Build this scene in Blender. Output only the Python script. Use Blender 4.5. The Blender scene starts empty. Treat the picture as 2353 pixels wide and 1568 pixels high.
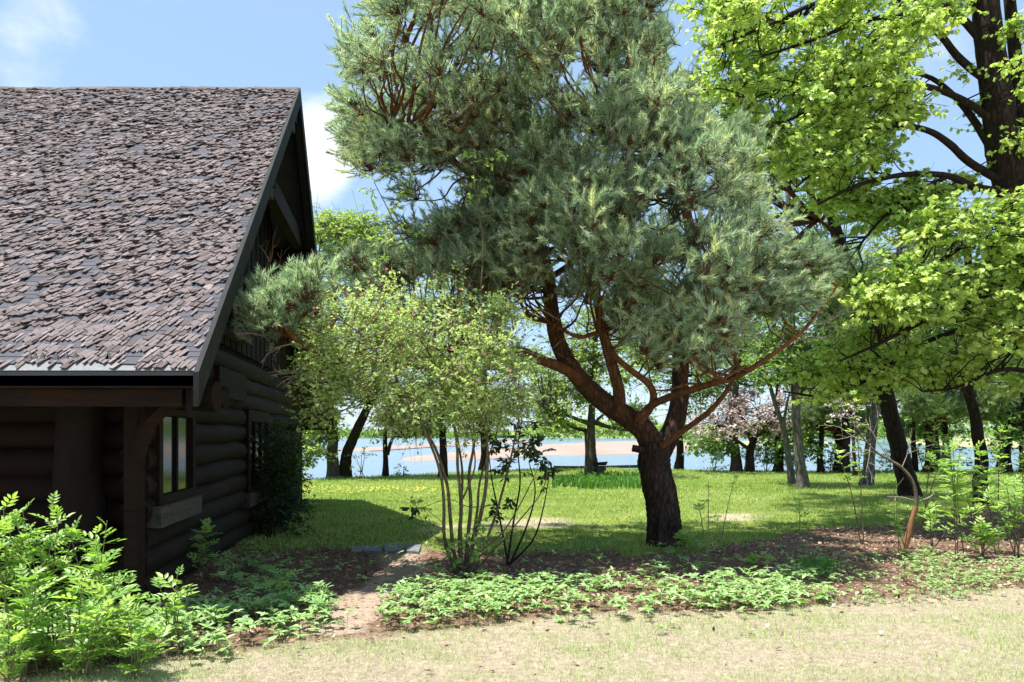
import bpy, math, random
import numpy as np
from mathutils import Matrix, Vector
rng = np.random.default_rng(7); random.seed(7)
C = bpy.context.scene.collection
# ------------------------------------------------------------------ camera, sky, sun
F = 1833.0; CAM = 1.6; CX = 1176.5; HY = 1000.0      # focal length, eye height, principal x and horizon of the 2353x1568 photograph
cd = bpy.data.cameras.new('camera'); cam = bpy.data.objects.new('camera', cd); C.objects.link(cam)
cam.location = (0, 0, CAM); cam.rotation_euler = (math.radians(90), 0, 0)
cd.lens = 36 * F / 2353; cd.shift_y = (HY - 784) / 2353; cd.clip_end = 6000; cd.clip_start = .05
bpy.context.scene.camera = cam
SUN = Vector((-.323, -.083, 1)).normalized()
w = bpy.data.worlds.new('World'); bpy.context.scene.world = w; w.use_nodes = True
nt = w.node_tree; nt.nodes.clear()
N = nt.nodes.new; L = nt.links.new
out = N('ShaderNodeOutputWorld'); bg = N('ShaderNodeBackground'); sky = N('ShaderNodeTexSky')
sky.sky_type = 'NISHITA'; sky.sun_disc = False; sky.sun_elevation = math.asin(SUN.z)
sky.sun_rotation = math.atan2(SUN.x, SUN.y); sky.air_density = 1.0; sky.dust_density = .35; sky.ozone_density = 1.6
bg.inputs['Strength'].default_value = .088
tc = N('ShaderNodeTexCoord'); mp = N('ShaderNodeMapping'); mp.inputs['Scale'].default_value = (1, 1, 2.2)
n1 = N('ShaderNodeTexNoise'); n1.inputs['Scale'].default_value = 2.3; n1.inputs['Detail'].default_value = 9; n1.inputs['Roughness'].default_value = .56
n1.inputs['Distortion'].default_value = .35
L(tc.outputs['Generated'], mp.inputs[0]); L(mp.outputs[0], n1.inputs['Vector'])
def dirv(px, py):
    return Vector(((px - CX) / F, 1, (HY - py) / F)).normalized()
acc = n1.outputs['Fac']
for (px, py, r, a) in ((745, 330, .085, .34), (735, 430, .07, .2), (110, 40, .07, .12), (30, 160, .14, .06), (2150, 200, .1, .14), (2080, 330, .07, .1), (1300, 700, .5, -.12), (820, 900, .35, -.3), (1500, 960, .7, -.3), (1250, 120, .2, -.1), (620, 110, .13, -.05), (880, 420, .1, -.04)):
    d = N('ShaderNodeVectorMath'); d.operation = 'DISTANCE'; L(tc.outputs['Generated'], d.inputs[0]); d.inputs[1].default_value = dirv(px, py)
    m = N('ShaderNodeMapRange'); m.interpolation_type = 'SMOOTHSTEP'; m.inputs[1].default_value = 0; m.inputs[2].default_value = r; m.inputs[3].default_value = a; m.inputs[4].default_value = 0
    L(d.outputs['Value'], m.inputs[0]); s = N('ShaderNodeMath'); L(acc, s.inputs[0]); L(m.outputs[0], s.inputs[1]); acc = s.outputs[0]
cr = N('ShaderNodeMapRange'); cr.interpolation_type = 'SMOOTHSTEP'; cr.inputs[1].default_value = .5; cr.inputs[2].default_value = .76; L(acc, cr.inputs[0])
mx = N('ShaderNodeMixRGB'); veil = N('ShaderNodeMixRGB'); veil.inputs[0].default_value = .55; L(sky.outputs[0], veil.inputs[1]); veil.inputs[2].default_value = (2.9, 4.3, 6.0, 1); L(cr.outputs[0], mx.inputs[0]); L(veil.outputs[0], mx.inputs[1]); mx.inputs[2].default_value = (6.6, 6.8, 7.0, 1)
L(mx.outputs[0], bg.inputs[0]); L(bg.outputs[0], out.inputs[0])
sd = bpy.data.lights.new('sun', 'SUN'); sd.energy = 5.0; sd.angle = math.radians(.53); sd.color = (1, .955, .88)
so = bpy.data.objects.new('sun', sd); C.objects.link(so); so.rotation_euler = (-SUN).to_track_quat('-Z', 'Y').to_euler(); so.location = (-4, -2, 20)
vs = bpy.context.scene.view_settings; vs.view_transform = 'Standard'; vs.look = 'None'; vs.gamma = 1; vs.exposure = 1.15; vs.use_curve_mapping = False

# ------------------------------------------------------------------ helpers
def W(px, py, Y): return np.array([(px - CX) * Y / F, Y, CAM + (HY - py) * Y / F])
def G(px, py):
    Y = CAM * F / (py - HY); return np.array([(px - CX) * Y / F, Y, 0.])
class MB:
    def __init__(s): s.v = []; s.f = {3: [], 4: []}; s.a = []; s.n = 0
    def add(s, v, f, var=0.):
        v = np.asarray(v, float).reshape(-1, 3); f = np.asarray(f, int)
        s.v.append(v); s.f[f.shape[1]].append(f + s.n); s.a.append(np.broadcast_to(np.asarray(var, float), (len(v),))); s.n += len(v)
    def addmix(s, v, fs, var=0.):
        v = np.asarray(v, float); b = s.n; s.v.append(v); s.a.append(np.full(len(v), var)); s.n += len(v)
        for k in (3, 4):
            q = [f for f in fs if len(f) == k]
            if q: s.f[k].append(np.array(q) + b)
    def mesh(s, name, mat, smooth=False):
        me = bpy.data.meshes.new(name)
        v = np.concatenate(s.v) if s.v else np.zeros((0, 3)); a = np.concatenate(s.a) if s.a else np.zeros(0)
        t = np.concatenate(s.f[3]) if s.f[3] else np.zeros((0, 3), int); q = np.concatenate(s.f[4]) if s.f[4] else np.zeros((0, 4), int)
        me.vertices.add(len(v)); me.vertices.foreach_set('co', v.astype(np.float32).ravel())
        lv = np.concatenate([t.ravel(), q.ravel()]); me.loops.add(len(lv)); me.loops.foreach_set('vertex_index', lv.astype(np.int32))
        ls = np.concatenate([np.arange(len(t)) * 3, len(t) * 3 + np.arange(len(q)) * 4]); me.polygons.add(len(ls)); me.polygons.foreach_set('loop_start', ls.astype(np.int32))
        me.update(calc_edges=True); me.validate()
        at = me.attributes.new('var', 'FLOAT', 'POINT'); at.data.foreach_set('value', a.astype(np.float32))
        me.polygons.foreach_set('use_smooth', np.full(len(me.polygons), smooth)); me.materials.append(mat)
        return me
    def build(s, name, mat, parent=None, smooth=False):
        return link(name, s.mesh(name, mat, smooth), parent)
def link(name, me, parent=None):
    o = bpy.data.objects.new(name, me); C.objects.link(o)
    if parent is not None:
        o.parent = parent
        if parent.type == 'EMPTY': o.matrix_parent_inverse = Matrix.Translation(-parent.location)   # parts are modelled in place
    return o
def tag(o, label=None, cat=None, group=None, kind=None):
    if label: o['label'] = label
    if cat: o['category'] = cat
    if group: o['group'] = group
    if kind: o['kind'] = kind
    return o
def thing(name, label, cat, loc=(0, 0, 0), group=None):
    o = bpy.data.objects.new(name, None); C.objects.link(o); o.location = tuple(float(x) for x in loc); o.empty_display_size = .2
    return tag(o, label, cat, group)
def unit(a): return a / (np.linalg.norm(a, axis=-1, keepdims=True) + 1e-9)
def frames(x, n):
    x = unit(x); y = unit(np.cross(n, x)); z = np.cross(x, y); return np.stack([x, y, z], -1)
def inst(mb, tv, tf, o, fr, sc, var):
    n = len(o)
    if n == 0: return
    sc = np.broadcast_to(sc, (n,)); v = np.einsum('nij,kj->nki', fr, tv) * sc[:, None, None] + o[:, None, :]
    k = len(tv); f = tf[None] + (np.arange(n) * k)[:, None, None]
    mb.add(v.reshape(-1, 3), f.reshape(-1, tf.shape[1]), np.repeat(np.broadcast_to(var, (n,)), k))
def smooth_path(P, m=5):
    P = np.asarray(P, float)
    if len(P) < 3: return P
    Q = np.vstack([2 * P[0] - P[1], P, 2 * P[-1] - P[-2]]); out = []
    for i in range(1, len(Q) - 2):
        for t in np.linspace(0, 1, m, endpoint=False):
            a, b, c, d = Q[i - 1:i + 3]; out.append(.5 * ((2 * b) + (c - a) * t + (2 * a - 5 * b + 4 * c - d) * t * t + (3 * b - a - 3 * c + d) * t ** 3))
    out.append(P[-1]); return np.array(out)
def tube(mb, P, r, seg=6, var=0., rough=0., cap=True):
    P = np.asarray(P, float); n = len(P); r = np.broadcast_to(np.asarray(r, float), (n,)); T = np.gradient(P, axis=0); T = unit(T)
    up = np.where(np.abs(T[:, 2:3]) > .9, np.array([[1., 0, 0]]), np.array([[0, 0, 1.]])) if n < 3 else np.broadcast_to(np.array([0., 1., 0.]) if abs(T[:, 1]).mean() < .7 else np.array([1., 0, 0]), (n, 3))
    a = unit(np.cross(up, T)); b = np.cross(T, a); th = np.linspace(0, 2 * np.pi, seg, endpoint=False)
    R = r[:, None] * np.ones((1, seg))
    if rough:
        ph = rng.random(4) * 6
        if seg > 13: R = R * (1 + rough * 1.1 * (noise2(th[None] * 2.2 + 0 * P[:, :1], P[:, 2:3] * 2.4 + 0 * th[None], 2.6, 77) + .7 * noise2(th[None] * 5 + 0 * P[:, :1], P[:, 2:3] * 3 + 0 * th[None], 3.1, 78) + rng.normal(0, .18, (n, seg))))
        else: R = R * (1 + rough * (np.sin(th * 3 + ph[0])[None] * .5 + np.sin(th * 5 + ph[1] + np.arange(n)[:, None] * .23) * .4 + rng.normal(0, .5, (n, seg))))
    v = P[:, None] + R[..., None] * (np.cos(th)[None, :, None] * a[:, None] + np.sin(th)[None, :, None] * b[:, None])
    i = np.arange(n - 1)[:, None] * seg; j = np.arange(seg)[None]; k = (j + 1) % seg
    f = np.stack([i + j, i + k, i + seg + k, i + seg + j], -1).reshape(-1, 4)
    va = np.broadcast_to(np.asarray(var, float), (n,)); 
    vv = v.reshape(-1, 3); mb.add(vv, f, np.repeat(va, seg))
    if cap and seg > 3:
        mb.add(np.vstack([v[0], P[:1]]), [[(q + 1) % seg, q, seg] for q in range(seg)], va[0]); mb.add(np.vstack([v[-1], P[-1:]]), [[q, (q + 1) % seg, seg] for q in range(seg)], va[-1])
def twigs(mb, A, B, r0, r1, var=0., bend=.1):
    """many 3-sided twigs A->B with a bend in the middle"""
    A = np.asarray(A); B = np.asarray(B); n = len(A)
    if n == 0: return
    M_ = (A + B) / 2 + rng.normal(0, 1, A.shape) * np.linalg.norm(B - A, axis=1, keepdims=True) * bend
    T = unit(B - A); u = unit(np.cross(T, rng.normal(0, 1, A.shape))); w_ = np.cross(T, u); rings = []
    r0 = np.broadcast_to(r0, (n,)); r1 = np.broadcast_to(r1, (n,))
    for P, r in ((A, r0), (M_, (r0 + r1) / 2), (B, r1)):
        for t in (0, 2.094, 4.189): rings.append(P + r[:, None] * (math.cos(t) * u + math.sin(t) * w_))
    v = np.stack(rings, 1); f = []
    for a in (0, 3):
        for j in range(3): k = (j + 1) % 3; f.append([a + j, a + k, a + 3 + k, a + 3 + j])
    f = np.array(f)[None] + (np.arange(n) * 9)[:, None, None]; mb.add(v.reshape(-1, 3), f.reshape(-1, 4), var)
def box(mb, x0, x1, y0, y1, z0, z1, var=0., bevel=0.):
    v = [(x, y, z) for x in (x0, x1) for y in (y0, y1) for z in (z0, z1)]
    mb.add(v, [[0, 1, 3, 2], [4, 6, 7, 5], [0, 4, 5, 1], [2, 3, 7, 6], [0, 2, 6, 4], [1, 5, 7, 3]], var)
def hexa(mb, v, var=0.): mb.add(v, [[0, 1, 3, 2], [4, 6, 7, 5], [0, 4, 5, 1], [2, 3, 7, 6], [0, 2, 6, 4], [1, 5, 7, 3]], var)
def noise2(x, y, s=1., seed=0):
    r = np.random.default_rng(seed); t = 0; A = 0
    for k in range(5):
        a = .6 ** k; th = r.random() * 6.28; fx = math.cos(th) * s * 1.75 ** k; fy = math.sin(th) * s * 1.75 ** k; t = t + a * np.sin(x * fx + y * fy + r.random() * 6 + 1.3 * np.sin(x * fy * .7 - y * fx * .6 + r.random() * 6)); A += a
    return t / A
def inpoly(px, py, poly):
    poly = np.asarray(poly, float); r = np.zeros(len(px), bool); j = len(poly) - 1
    for i in range(len(poly)):
        xi, yi = poly[i]; xj, yj = poly[j]; c = ((yi > py) != (yj > py)) & (px < (xj - xi) * (py - yi) / (yj - yi + 1e-9) + xi); r ^= c; j = i
    return r
# ------------------------------------------------------------------ materials
def mat(name):
    m = bpy.data.materials.new(name); m.use_nodes = True; t = m.node_tree; b = t.nodes['Principled BSDF']; return m, t, b
def ramp(t, src, stops):
    r = t.nodes.new('ShaderNodeValToRGB'); e = r.color_ramp.elements
    while len(e) < len(stops): e.new(.5)
    for i, (p, c) in enumerate(stops): e[i].position = p; e[i].color = (*c, 1)
    t.links.new(src, r.inputs[0]); return r.outputs[0]
def tex(t, kind='Noise', scale=5, detail=6, rough=.6, vec=None, sc=None, dist=0):
    n = t.nodes.new('ShaderNodeTex' + kind); n.inputs['Scale'].default_value = scale
    if 'Detail' in n.inputs: n.inputs['Detail'].default_value = detail
    if 'Roughness' in n.inputs: n.inputs['Roughness'].default_value = rough
    if 'Distortion' in n.inputs: n.inputs['Distortion'].default_value = dist
    c = t.nodes.new('ShaderNodeTexCoord'); src = c.outputs['Object']
    if sc: mp = t.nodes.new('ShaderNodeMapping'); mp.inputs['Scale'].default_value = sc; t.links.new(src, mp.inputs[0]); src = mp.outputs[0]
    t.links.new(src, n.inputs['Vector']); return n
def bump(t, b, src, strength=.5, dist=.02):
    n = t.nodes.new('ShaderNodeBump'); n.inputs['Strength'].default_value = strength; n.inputs['Distance'].default_value = dist; t.links.new(src, n.inputs['Height']); t.links.new(n.outputs[0], b.inputs['Normal'])
def attr(t, nm='var'):
    a = t.nodes.new('ShaderNodeAttribute'); a.attribute_name = nm; return a.outputs['Fac']
def foliage(name, stops, trans=.35, tcol=None, rough=.55, spec=.3):
    m, t, b = mat(name); c = ramp(t, attr(t), stops); t.links.new(c, b.inputs['Base Color']); b.inputs['Roughness'].default_value = rough; b.inputs['Specular IOR Level'].default_value = spec
    tr = t.nodes.new('ShaderNodeBsdfTranslucent'); h = t.nodes.new('ShaderNodeMixRGB'); h.blend_type = 'MULTIPLY'; h.inputs[0].default_value = 1; t.links.new(c, h.inputs[1]); h.inputs[2].default_value = (*(tcol or (1.5, 1.6, .7)), 1)
    t.links.new(h.outputs[0], tr.inputs[0]); mx = t.nodes.new('ShaderNodeMixShader'); mx.inputs[0].default_value = trans
    t.links.new(b.outputs[0], mx.inputs[1]); t.links.new(tr.outputs[0], mx.inputs[2]); t.links.new(mx.outputs[0], t.nodes['Material Output'].inputs[0]); return m
def plain(name, stops, scale=8, rough=.8, bs=.4, bd=.02, sc=None, kind='Noise', detail=8):
    m, t, b = mat(name); n = tex(t, kind, scale, detail, .65, sc=sc); o = n.outputs['Fac'] if 'Fac' in n.outputs else n.outputs[0]
    t.links.new(ramp(t, o, stops), b.inputs['Base Color']); b.inputs['Roughness'].default_value = rough; bump(t, b, o, bs, bd); b.inputs['Specular IOR Level'].default_value = .25; return m
def barkmat(name, dark, light, warm=None, scale=9, bs=1., bd=.03):
    m, t, b = mat(name); n = tex(t, 'Noise', scale, 8, .7, sc=(1, 1, .28), dist=.6); v = tex(t, 'Voronoi', scale * 1.5, sc=(1, 1, .3)); v.feature = 'DISTANCE_TO_EDGE'
    ad = t.nodes.new('ShaderNodeMath'); ad.operation = 'MULTIPLY'; t.links.new(n.outputs['Fac'], ad.inputs[0]); vr = t.nodes.new('ShaderNodeMapRange'); vr.inputs[2].default_value = .32; vr.inputs[3].default_value = .12; vr.inputs[4].default_value = .62; t.links.new(v.outputs['Distance'], vr.inputs[0]); t.links.new(vr.outputs[0], ad.inputs[1])
    c = ramp(t, ad.outputs[0], [(.06, dark), (.24, light)])
    if warm:
        c2 = ramp(t, ad.outputs[0], [(.06, tuple(x * .35 for x in warm)), (.24, warm)]); mx = t.nodes.new('ShaderNodeMixRGB'); t.links.new(attr(t), mx.inputs[0]); t.links.new(c, mx.inputs[1]); t.links.new(c2, mx.inputs[2]); c = mx.outputs[0]
    t.links.new(c, b.inputs['Base Color']); b.inputs['Roughness'].default_value = .9; b.inputs['Specular IOR Level'].default_value = .15; bump(t, b, ad.outputs[0], bs, bd); return m
M = {}
M['needle'] = foliage('pine_needles', [(0, (.11, .17, .11)), (.45, (.30, .42, .28)), (.8, (.50, .62, .46)), (1, (.62, .66, .36))], .42, (1.2, 1.3, .8), .45, .45)
M['needle_dull'] = foliage('far_needles', [(0, (.10, .16, .07)), (.5, (.21, .3, .13)), (1, (.33, .4, .17))], .2)
M['maple'] = foliage('maple_leaves', [(0, (.21, .36, .07)), (.5, (.40, .57, .13)), (1, (.56, .68, .22))], .5, (1.4, 1.3, .9), .42, .4)
M['honey'] = foliage('shrub_leaves', [(0, (.23, .35, .13)), (.5, (.43, .57, .25)), (1, (.6, .69, .38))], .5, (1.4, 1.4, .7))
M['ash'] = foliage('ash_leaves', [(0, (.13, .26, .06)), (.5, (.29, .46, .12)), (1, (.45, .58, .2))], .4, (1.5, 1.6, .6), .4, .4)
M['cover'] = foliage('ground_plants', [(0, (.12, .24, .08)), (.5, (.27, .44, .17)), (1, (.45, .56, .28))], .35, (1.3, 1.4, .6), .5)
M['pale'] = foliage('pale_leaves', [(0, (.15, .25, .07)), (.5, (.29, .41, .12)), (1, (.43, .52, .18))], .4, (1.5, 1.5, .7))
M['mid'] = foliage('green_leaves', [(0, (.08, .16, .04)), (.5, (.17, .29, .07)), (1, (.29, .4, .11))], .35, (1.5, 1.6, .6))
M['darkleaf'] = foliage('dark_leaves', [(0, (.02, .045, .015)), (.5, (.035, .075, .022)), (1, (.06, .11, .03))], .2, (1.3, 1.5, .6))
M['pink'] = foliage('pink_blossom', [(0, (.20, .22, .10)), (.3, (.38, .28, .27)), (.6, (.56, .45, .45)), (1, (.70, .62, .60))], .3, (1.1, 1, 1))
M['rosepink'] = foliage('rose_pink_flowers', [(0, (.55, .12, .16)), (1, (.75, .28, .3))], .3, (1.1, 1, 1))
M['yellow'] = foliage('yellow_flowers', [(0, (.75, .55, .02)), (1, (.85, .7, .04))], .1, (1, 1, 1))
M['grass'] = foliage('lawn_blades', [(0, (.15, .26, .05)), (.45, (.31, .42, .12)), (.8, (.44, .51, .2)), (1, (.58, .53, .34))], .35, (1.3, 1.4, .6), .6, .2)
M['straw'] = foliage('dry_blades', [(0, (.29, .235, .165)), (.6, (.47, .40, .295)), (.9, (.62, .54, .42)), (.92, (.30, .42, .13)), (1, (.42, .55, .2))], .2, (1.1, 1, .8), .7, .15)
M['lily'] = foliage('lily_blades', [(0, (.06, .15, .03)), (1, (.12, .27, .05))], .35, (1.3, 1.5, .6))
M['litter'] = foliage('dead_leaves', [(0, (.07, .042, .03)), (.4, (.23, .145, .10)), (.8, (.45, .32, .235)), (1, (.66, .55, .43))], .12, (1.2, 1, .8), .75, .15)
M['pinebark'] = barkmat('pine_bark', (.012, .008, .007), (.14, .095, .075), (.44, .19, .075), 11)
M['darkbark'] = barkmat('dark_bark', (.012, .009, .007), (.075, .055, .04), (.28, .12, .06), 9)
M['greybark'] = barkmat('grey_bark', (.05, .043, .035), (.21, .185, .15), None, 10, .6)
M['palebark'] = barkmat('pale_bark', (.07, .065, .058), (.30, .285, .255), None, 7, .4)
M['birchbark'] = barkmat('birch_bark', (.05, .045, .04), (.42, .41, .38), None, 5, .3); M['birchbark'].node_tree.nodes['Mapping'].inputs['Scale'].default_value = (1, 1, 3.5)
M['shrubbark'] = barkmat('shrub_bark', (.09, .066, .042), (.36, .285, .19), None, 20, .6, .01)
M['stem'] = plain('green_stems', [(.3, (.10, .13, .05)), (.7, (.22, .20, .09))], 30)
M['twig'] = plain('dry_twigs', [(.3, (.16, .13, .10)), (.7, (.40, .35, .30))], 20)
M['rawwood'] = plain('split_orange_wood', [(.3, (.17, .075, .035)), (.7, (.36, .19, .095))], 14, sc=(1, 1, .2))
def woodm(name, dark, light, sc, scale=6, rough=.85):
    m, t, b = mat(name); n = tex(t, 'Noise', scale, 9, .7, sc=sc, dist=.8); n2 = tex(t, 'Noise', .9, 3, .5)
    c = ramp(t, n.outputs['Fac'], [(.3, dark), (.72, light)]); mx = t.nodes.new('ShaderNodeMixRGB'); mx.blend_type = 'MULTIPLY'; mx.inputs[0].default_value = .7
    t.links.new(c, mx.inputs[1]); t.links.new(ramp(t, n2.outputs['Fac'], [(.35, (.5, .47, .45)), (.65, (1.2, 1.12, 1.05))]), mx.inputs[2]); t.links.new(mx.outputs[0], b.inputs['Base Color'])
    b.inputs['Roughness'].default_value = rough; b.inputs['Specular IOR Level'].default_value = .2; bump(t, b, n.outputs['Fac'], .7, .012); return m
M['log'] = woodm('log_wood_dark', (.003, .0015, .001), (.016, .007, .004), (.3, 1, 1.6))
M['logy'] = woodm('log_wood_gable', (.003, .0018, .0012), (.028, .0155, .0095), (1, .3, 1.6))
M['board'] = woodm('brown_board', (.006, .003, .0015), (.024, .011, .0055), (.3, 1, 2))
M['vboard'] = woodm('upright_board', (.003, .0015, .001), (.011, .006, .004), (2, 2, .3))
M['bargeboard'] = plain('weathered_bargeboard', [(.3, (.008, .009, .009)), (.7, (.022, .025, .025))], 9, sc=(2, .5, .5))
M['greywood'] = plain('grey_weathered_wood', [(.3, (.03, .026, .022)), (.7, (.09, .078, .066))], 7, sc=(1, .3, 3))
M['greenwood'] = plain('green_stained_wood', [(.3, (.035, .05, .045)), (.7, (.10, .13, .115))], 9)
m, t, b = mat('window_glass'); b.inputs['Base Color'].default_value = (.012, .013, .014, 1); b.inputs['Roughness'].default_value = .04; b.inputs['Specular IOR Level'].default_value = .28; b.inputs['IOR'].default_value = 1.3; b.inputs['Coat Weight'].default_value = 0; b.inputs['Coat Roughness'].default_value = .02; b.inputs['Roughness'].default_value = .1; M['glass'] = m
m, t, b = mat('asphalt_shingles'); n = tex(t, 'Noise', 60, 6, .7); n2 = tex(t, 'Noise', 2.2, 5, .6)
c = ramp(t, attr(t), [(0, (.06, .066, .082)), (.16, (.09, .09, .105)), (.22, (.085, .07, .07)), (.6, (.148, .123, .122)), (.9, (.205, .172, .168)), (1, (.25, .215, .21))])
mx = t.nodes.new('ShaderNodeMixRGB'); mx.blend_type = 'MULTIPLY'; mx.inputs[0].default_value = .8; t.links.new(c, mx.inputs[1]); t.links.new(ramp(t, n.outputs['Fac'], [(.3, (.55, .55, .57)), (.7, (1.25, 1.22, 1.2))]), mx.inputs[2])
mx2 = t.nodes.new('ShaderNodeMixRGB'); mx2.blend_type = 'MULTIPLY'; mx2.inputs[0].default_value = .6; t.links.new(mx.outputs[0], mx2.inputs[1]); t.links.new(ramp(t, n2.outputs['Fac'], [(.35, (.75, .76, .80)), (.65, (1.15, 1.12, 1.1))]), mx2.inputs[2])
t.links.new(mx2.outputs[0], b.inputs['Base Color']); b.inputs['Roughness'].default_value = .9; b.inputs['Specular IOR Level'].default_value = .3; bump(t, b, n.outputs['Fac'], .5, .006); M['shingle'] = m
M['edge_strip'] = plain('pale_starter_strip', [(.3, (.13, .14, .145)), (.7, (.21, .22, .225))], 40, .8, .2, .003)
M['sand'] = plain('sandbar_sand', [(.3, (.22, .17, .14)), (.7, (.31, .245, .21))], .15, .95)
M['slate'] = plain('slate_slab', [(.3, (.09, .095, .105)), (.7, (.19, .2, .215))], 12, .7)
M['reed'] = plain('marsh_reeds', [(.3, (.20, .22, .09)), (.7, (.38, .36, .2))], .4, .95)
m, t, b = mat('lake_water'); b.inputs['Base Color'].default_value = (.10, .17, .25, 1); b.inputs['Roughness'].default_value = .12; b.inputs['IOR'].default_value = 1.33; n = tex(t, 'Noise', 1.1, 5, .6, sc=(.35, 1, 1)); bump(t, b, n.outputs['Fac'], .35, .25); M['water'] = m
# ground: zones come from point attributes (litter / lawn / dry)
m, t, b = mat('ground_soil'); na = tex(t, 'Noise', 14, 9, .75); nb = tex(t, 'Noise', 1.3, 6, .6); nc = tex(t, 'Noise', 45, 5, .7)
def mixc(t, f, a, b_, bl='MIX'):
    x = t.nodes.new('ShaderNodeMixRGB'); x.blend_type = bl
    if isinstance(f, float): x.inputs[0].default_value = f
    else: t.links.new(f, x.inputs[0])
    t.links.new(a, x.inputs[1]); t.links.new(b_, x.inputs[2]); return x.outputs[0]
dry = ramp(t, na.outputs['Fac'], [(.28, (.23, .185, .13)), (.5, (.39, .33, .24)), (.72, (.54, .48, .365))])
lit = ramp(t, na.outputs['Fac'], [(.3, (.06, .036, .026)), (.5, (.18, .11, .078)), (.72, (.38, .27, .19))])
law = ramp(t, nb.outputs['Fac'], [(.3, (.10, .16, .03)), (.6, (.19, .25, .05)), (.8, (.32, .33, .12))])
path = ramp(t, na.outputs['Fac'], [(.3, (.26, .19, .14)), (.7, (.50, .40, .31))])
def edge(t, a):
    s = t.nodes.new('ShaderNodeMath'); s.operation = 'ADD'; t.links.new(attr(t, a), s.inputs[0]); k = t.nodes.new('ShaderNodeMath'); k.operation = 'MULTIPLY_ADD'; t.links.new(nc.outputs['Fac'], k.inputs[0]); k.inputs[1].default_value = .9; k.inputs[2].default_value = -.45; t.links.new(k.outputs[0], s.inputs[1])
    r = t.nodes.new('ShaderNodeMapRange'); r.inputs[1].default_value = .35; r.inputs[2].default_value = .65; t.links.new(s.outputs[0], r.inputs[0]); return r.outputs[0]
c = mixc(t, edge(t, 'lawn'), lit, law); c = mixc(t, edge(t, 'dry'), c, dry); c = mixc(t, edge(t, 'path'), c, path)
t.links.new(c, b.inputs['Base Color']); b.inputs['Roughness'].default_value = .95; b.inputs['Specular IOR Level'].default_value = .1
bn = t.nodes.new('ShaderNodeMath'); t.links.new(na.outputs['Fac'], bn.inputs[0]); t.links.new(nc.outputs['Fac'], bn.inputs[1]); bump(t, b, bn.outputs[0], .9, .03); M['ground'] = m
# ------------------------------------------------------------------ terrain, water
SHX = np.array([-60, -14, -7.4, -4.6, 0.5, 4, 9.8, 22.6, 60]); SHY = np.array([24, 26, 28.3, 31, 36.7, 38, 34.8, 35.3, 33])
def shore(x): return np.interp(x, SHX, SHY)
def hgt(x, y):
    s = shore(x) + .25 * noise2(x, y, 1.6, 3); z = .025 * noise2(x, y, .9, 1) + .012 * noise2(x, y, 4, 2)
    k = np.clip((y - s) / 3.2, 0, 1); k = k * k * (3 - 2 * k); z = z - 1.9 * k
    far = np.clip((y - 720) / 60, 0, 1); z = z + far * 3.2
    lf = np.clip((-x - 260) / 60, 0, 1) + np.clip((x - 420) / 60, 0, 1); return z + np.clip(lf, 0, 1) * (y > 60) * 3.0 * (1 - far)
# zone weights from photograph coordinates of ground points
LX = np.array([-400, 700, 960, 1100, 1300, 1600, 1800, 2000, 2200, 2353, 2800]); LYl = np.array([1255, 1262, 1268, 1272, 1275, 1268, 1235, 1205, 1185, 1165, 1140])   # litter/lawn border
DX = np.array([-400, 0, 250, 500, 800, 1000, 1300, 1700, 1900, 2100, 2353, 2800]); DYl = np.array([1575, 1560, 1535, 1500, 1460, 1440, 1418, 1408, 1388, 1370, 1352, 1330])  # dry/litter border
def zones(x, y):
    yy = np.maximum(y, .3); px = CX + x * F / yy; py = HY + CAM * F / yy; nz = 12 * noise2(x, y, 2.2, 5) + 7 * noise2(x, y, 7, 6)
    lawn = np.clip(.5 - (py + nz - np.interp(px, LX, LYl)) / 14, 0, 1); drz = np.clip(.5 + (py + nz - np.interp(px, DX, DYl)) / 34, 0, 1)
    p = np.interp(py, [1240, 1262, 1300, 1370, 1440], [880, 930, 930, 860, 760]); wd = np.interp(py, [1240, 1262, 1300, 1370, 1440], [40, 75, 70, 75, 110])
    pth = np.clip(1.2 - np.abs(px + nz * 2 - p) / wd, 0, 1) * (py > 1245) * (py < 1450)
    # straw-coloured thin patches in the lawn
    t1 = np.exp(-((py - 1203) / 16) ** 2 - ((px - 1230) / 190) ** 2) + .9 * np.exp(-((py - 1190) / 14) ** 2 - ((px - 1700) / 120) ** 2) + .7 * np.exp(-((py - 1225) / 20) ** 2 - ((px - 1000) / 60) ** 2)
    drz = np.maximum(drz, np.clip(t1 * (.72 + .5 * noise2(x, y, 3, 9)), 0, 1)); return lawn, drz, pth
xs = np.concatenate([[-3500, -1500, -700, -400, -300, -250, -180, -120, -80, -60, -45], np.arange(-35, 35.1, .3), [45, 60, 80, 120, 180, 250, 350, 430, 500, 700, 1500, 3500]])
ys = np.concatenate([[-600, -200, -80, -40, -20, -10, -5], np.arange(-1, 44, .26), [46, 50, 58, 64, 80, 150, 300, 500, 690, 720, 735, 750, 790, 1200, 3500]])
X, Y = np.meshgrid(xs, ys); Z = hgt(X, Y); g = MB(); ny, nx = X.shape; idx = np.arange(ny * nx).reshape(ny, nx)
g.add(np.stack([X, Y, Z], -1).reshape(-1, 3), np.stack([idx[:-1, :-1], idx[:-1, 1:], idx[1:, 1:], idx[1:, :-1]], -1).reshape(-1, 4))
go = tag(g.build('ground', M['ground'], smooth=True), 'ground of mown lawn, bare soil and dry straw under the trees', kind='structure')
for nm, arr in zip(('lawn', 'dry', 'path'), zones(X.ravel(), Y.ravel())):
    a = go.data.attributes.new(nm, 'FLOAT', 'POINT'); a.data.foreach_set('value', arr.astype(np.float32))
g = MB(); g.add([(-3500, 24, -.7), (3500, 24, -.7), (3500, 3500, -.7), (-3500, 3500, -.7)], [[0, 1, 2, 3]])
tag(g.build('water', M['water']), 'blue lake water beyond the lawn', kind='structure')
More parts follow.
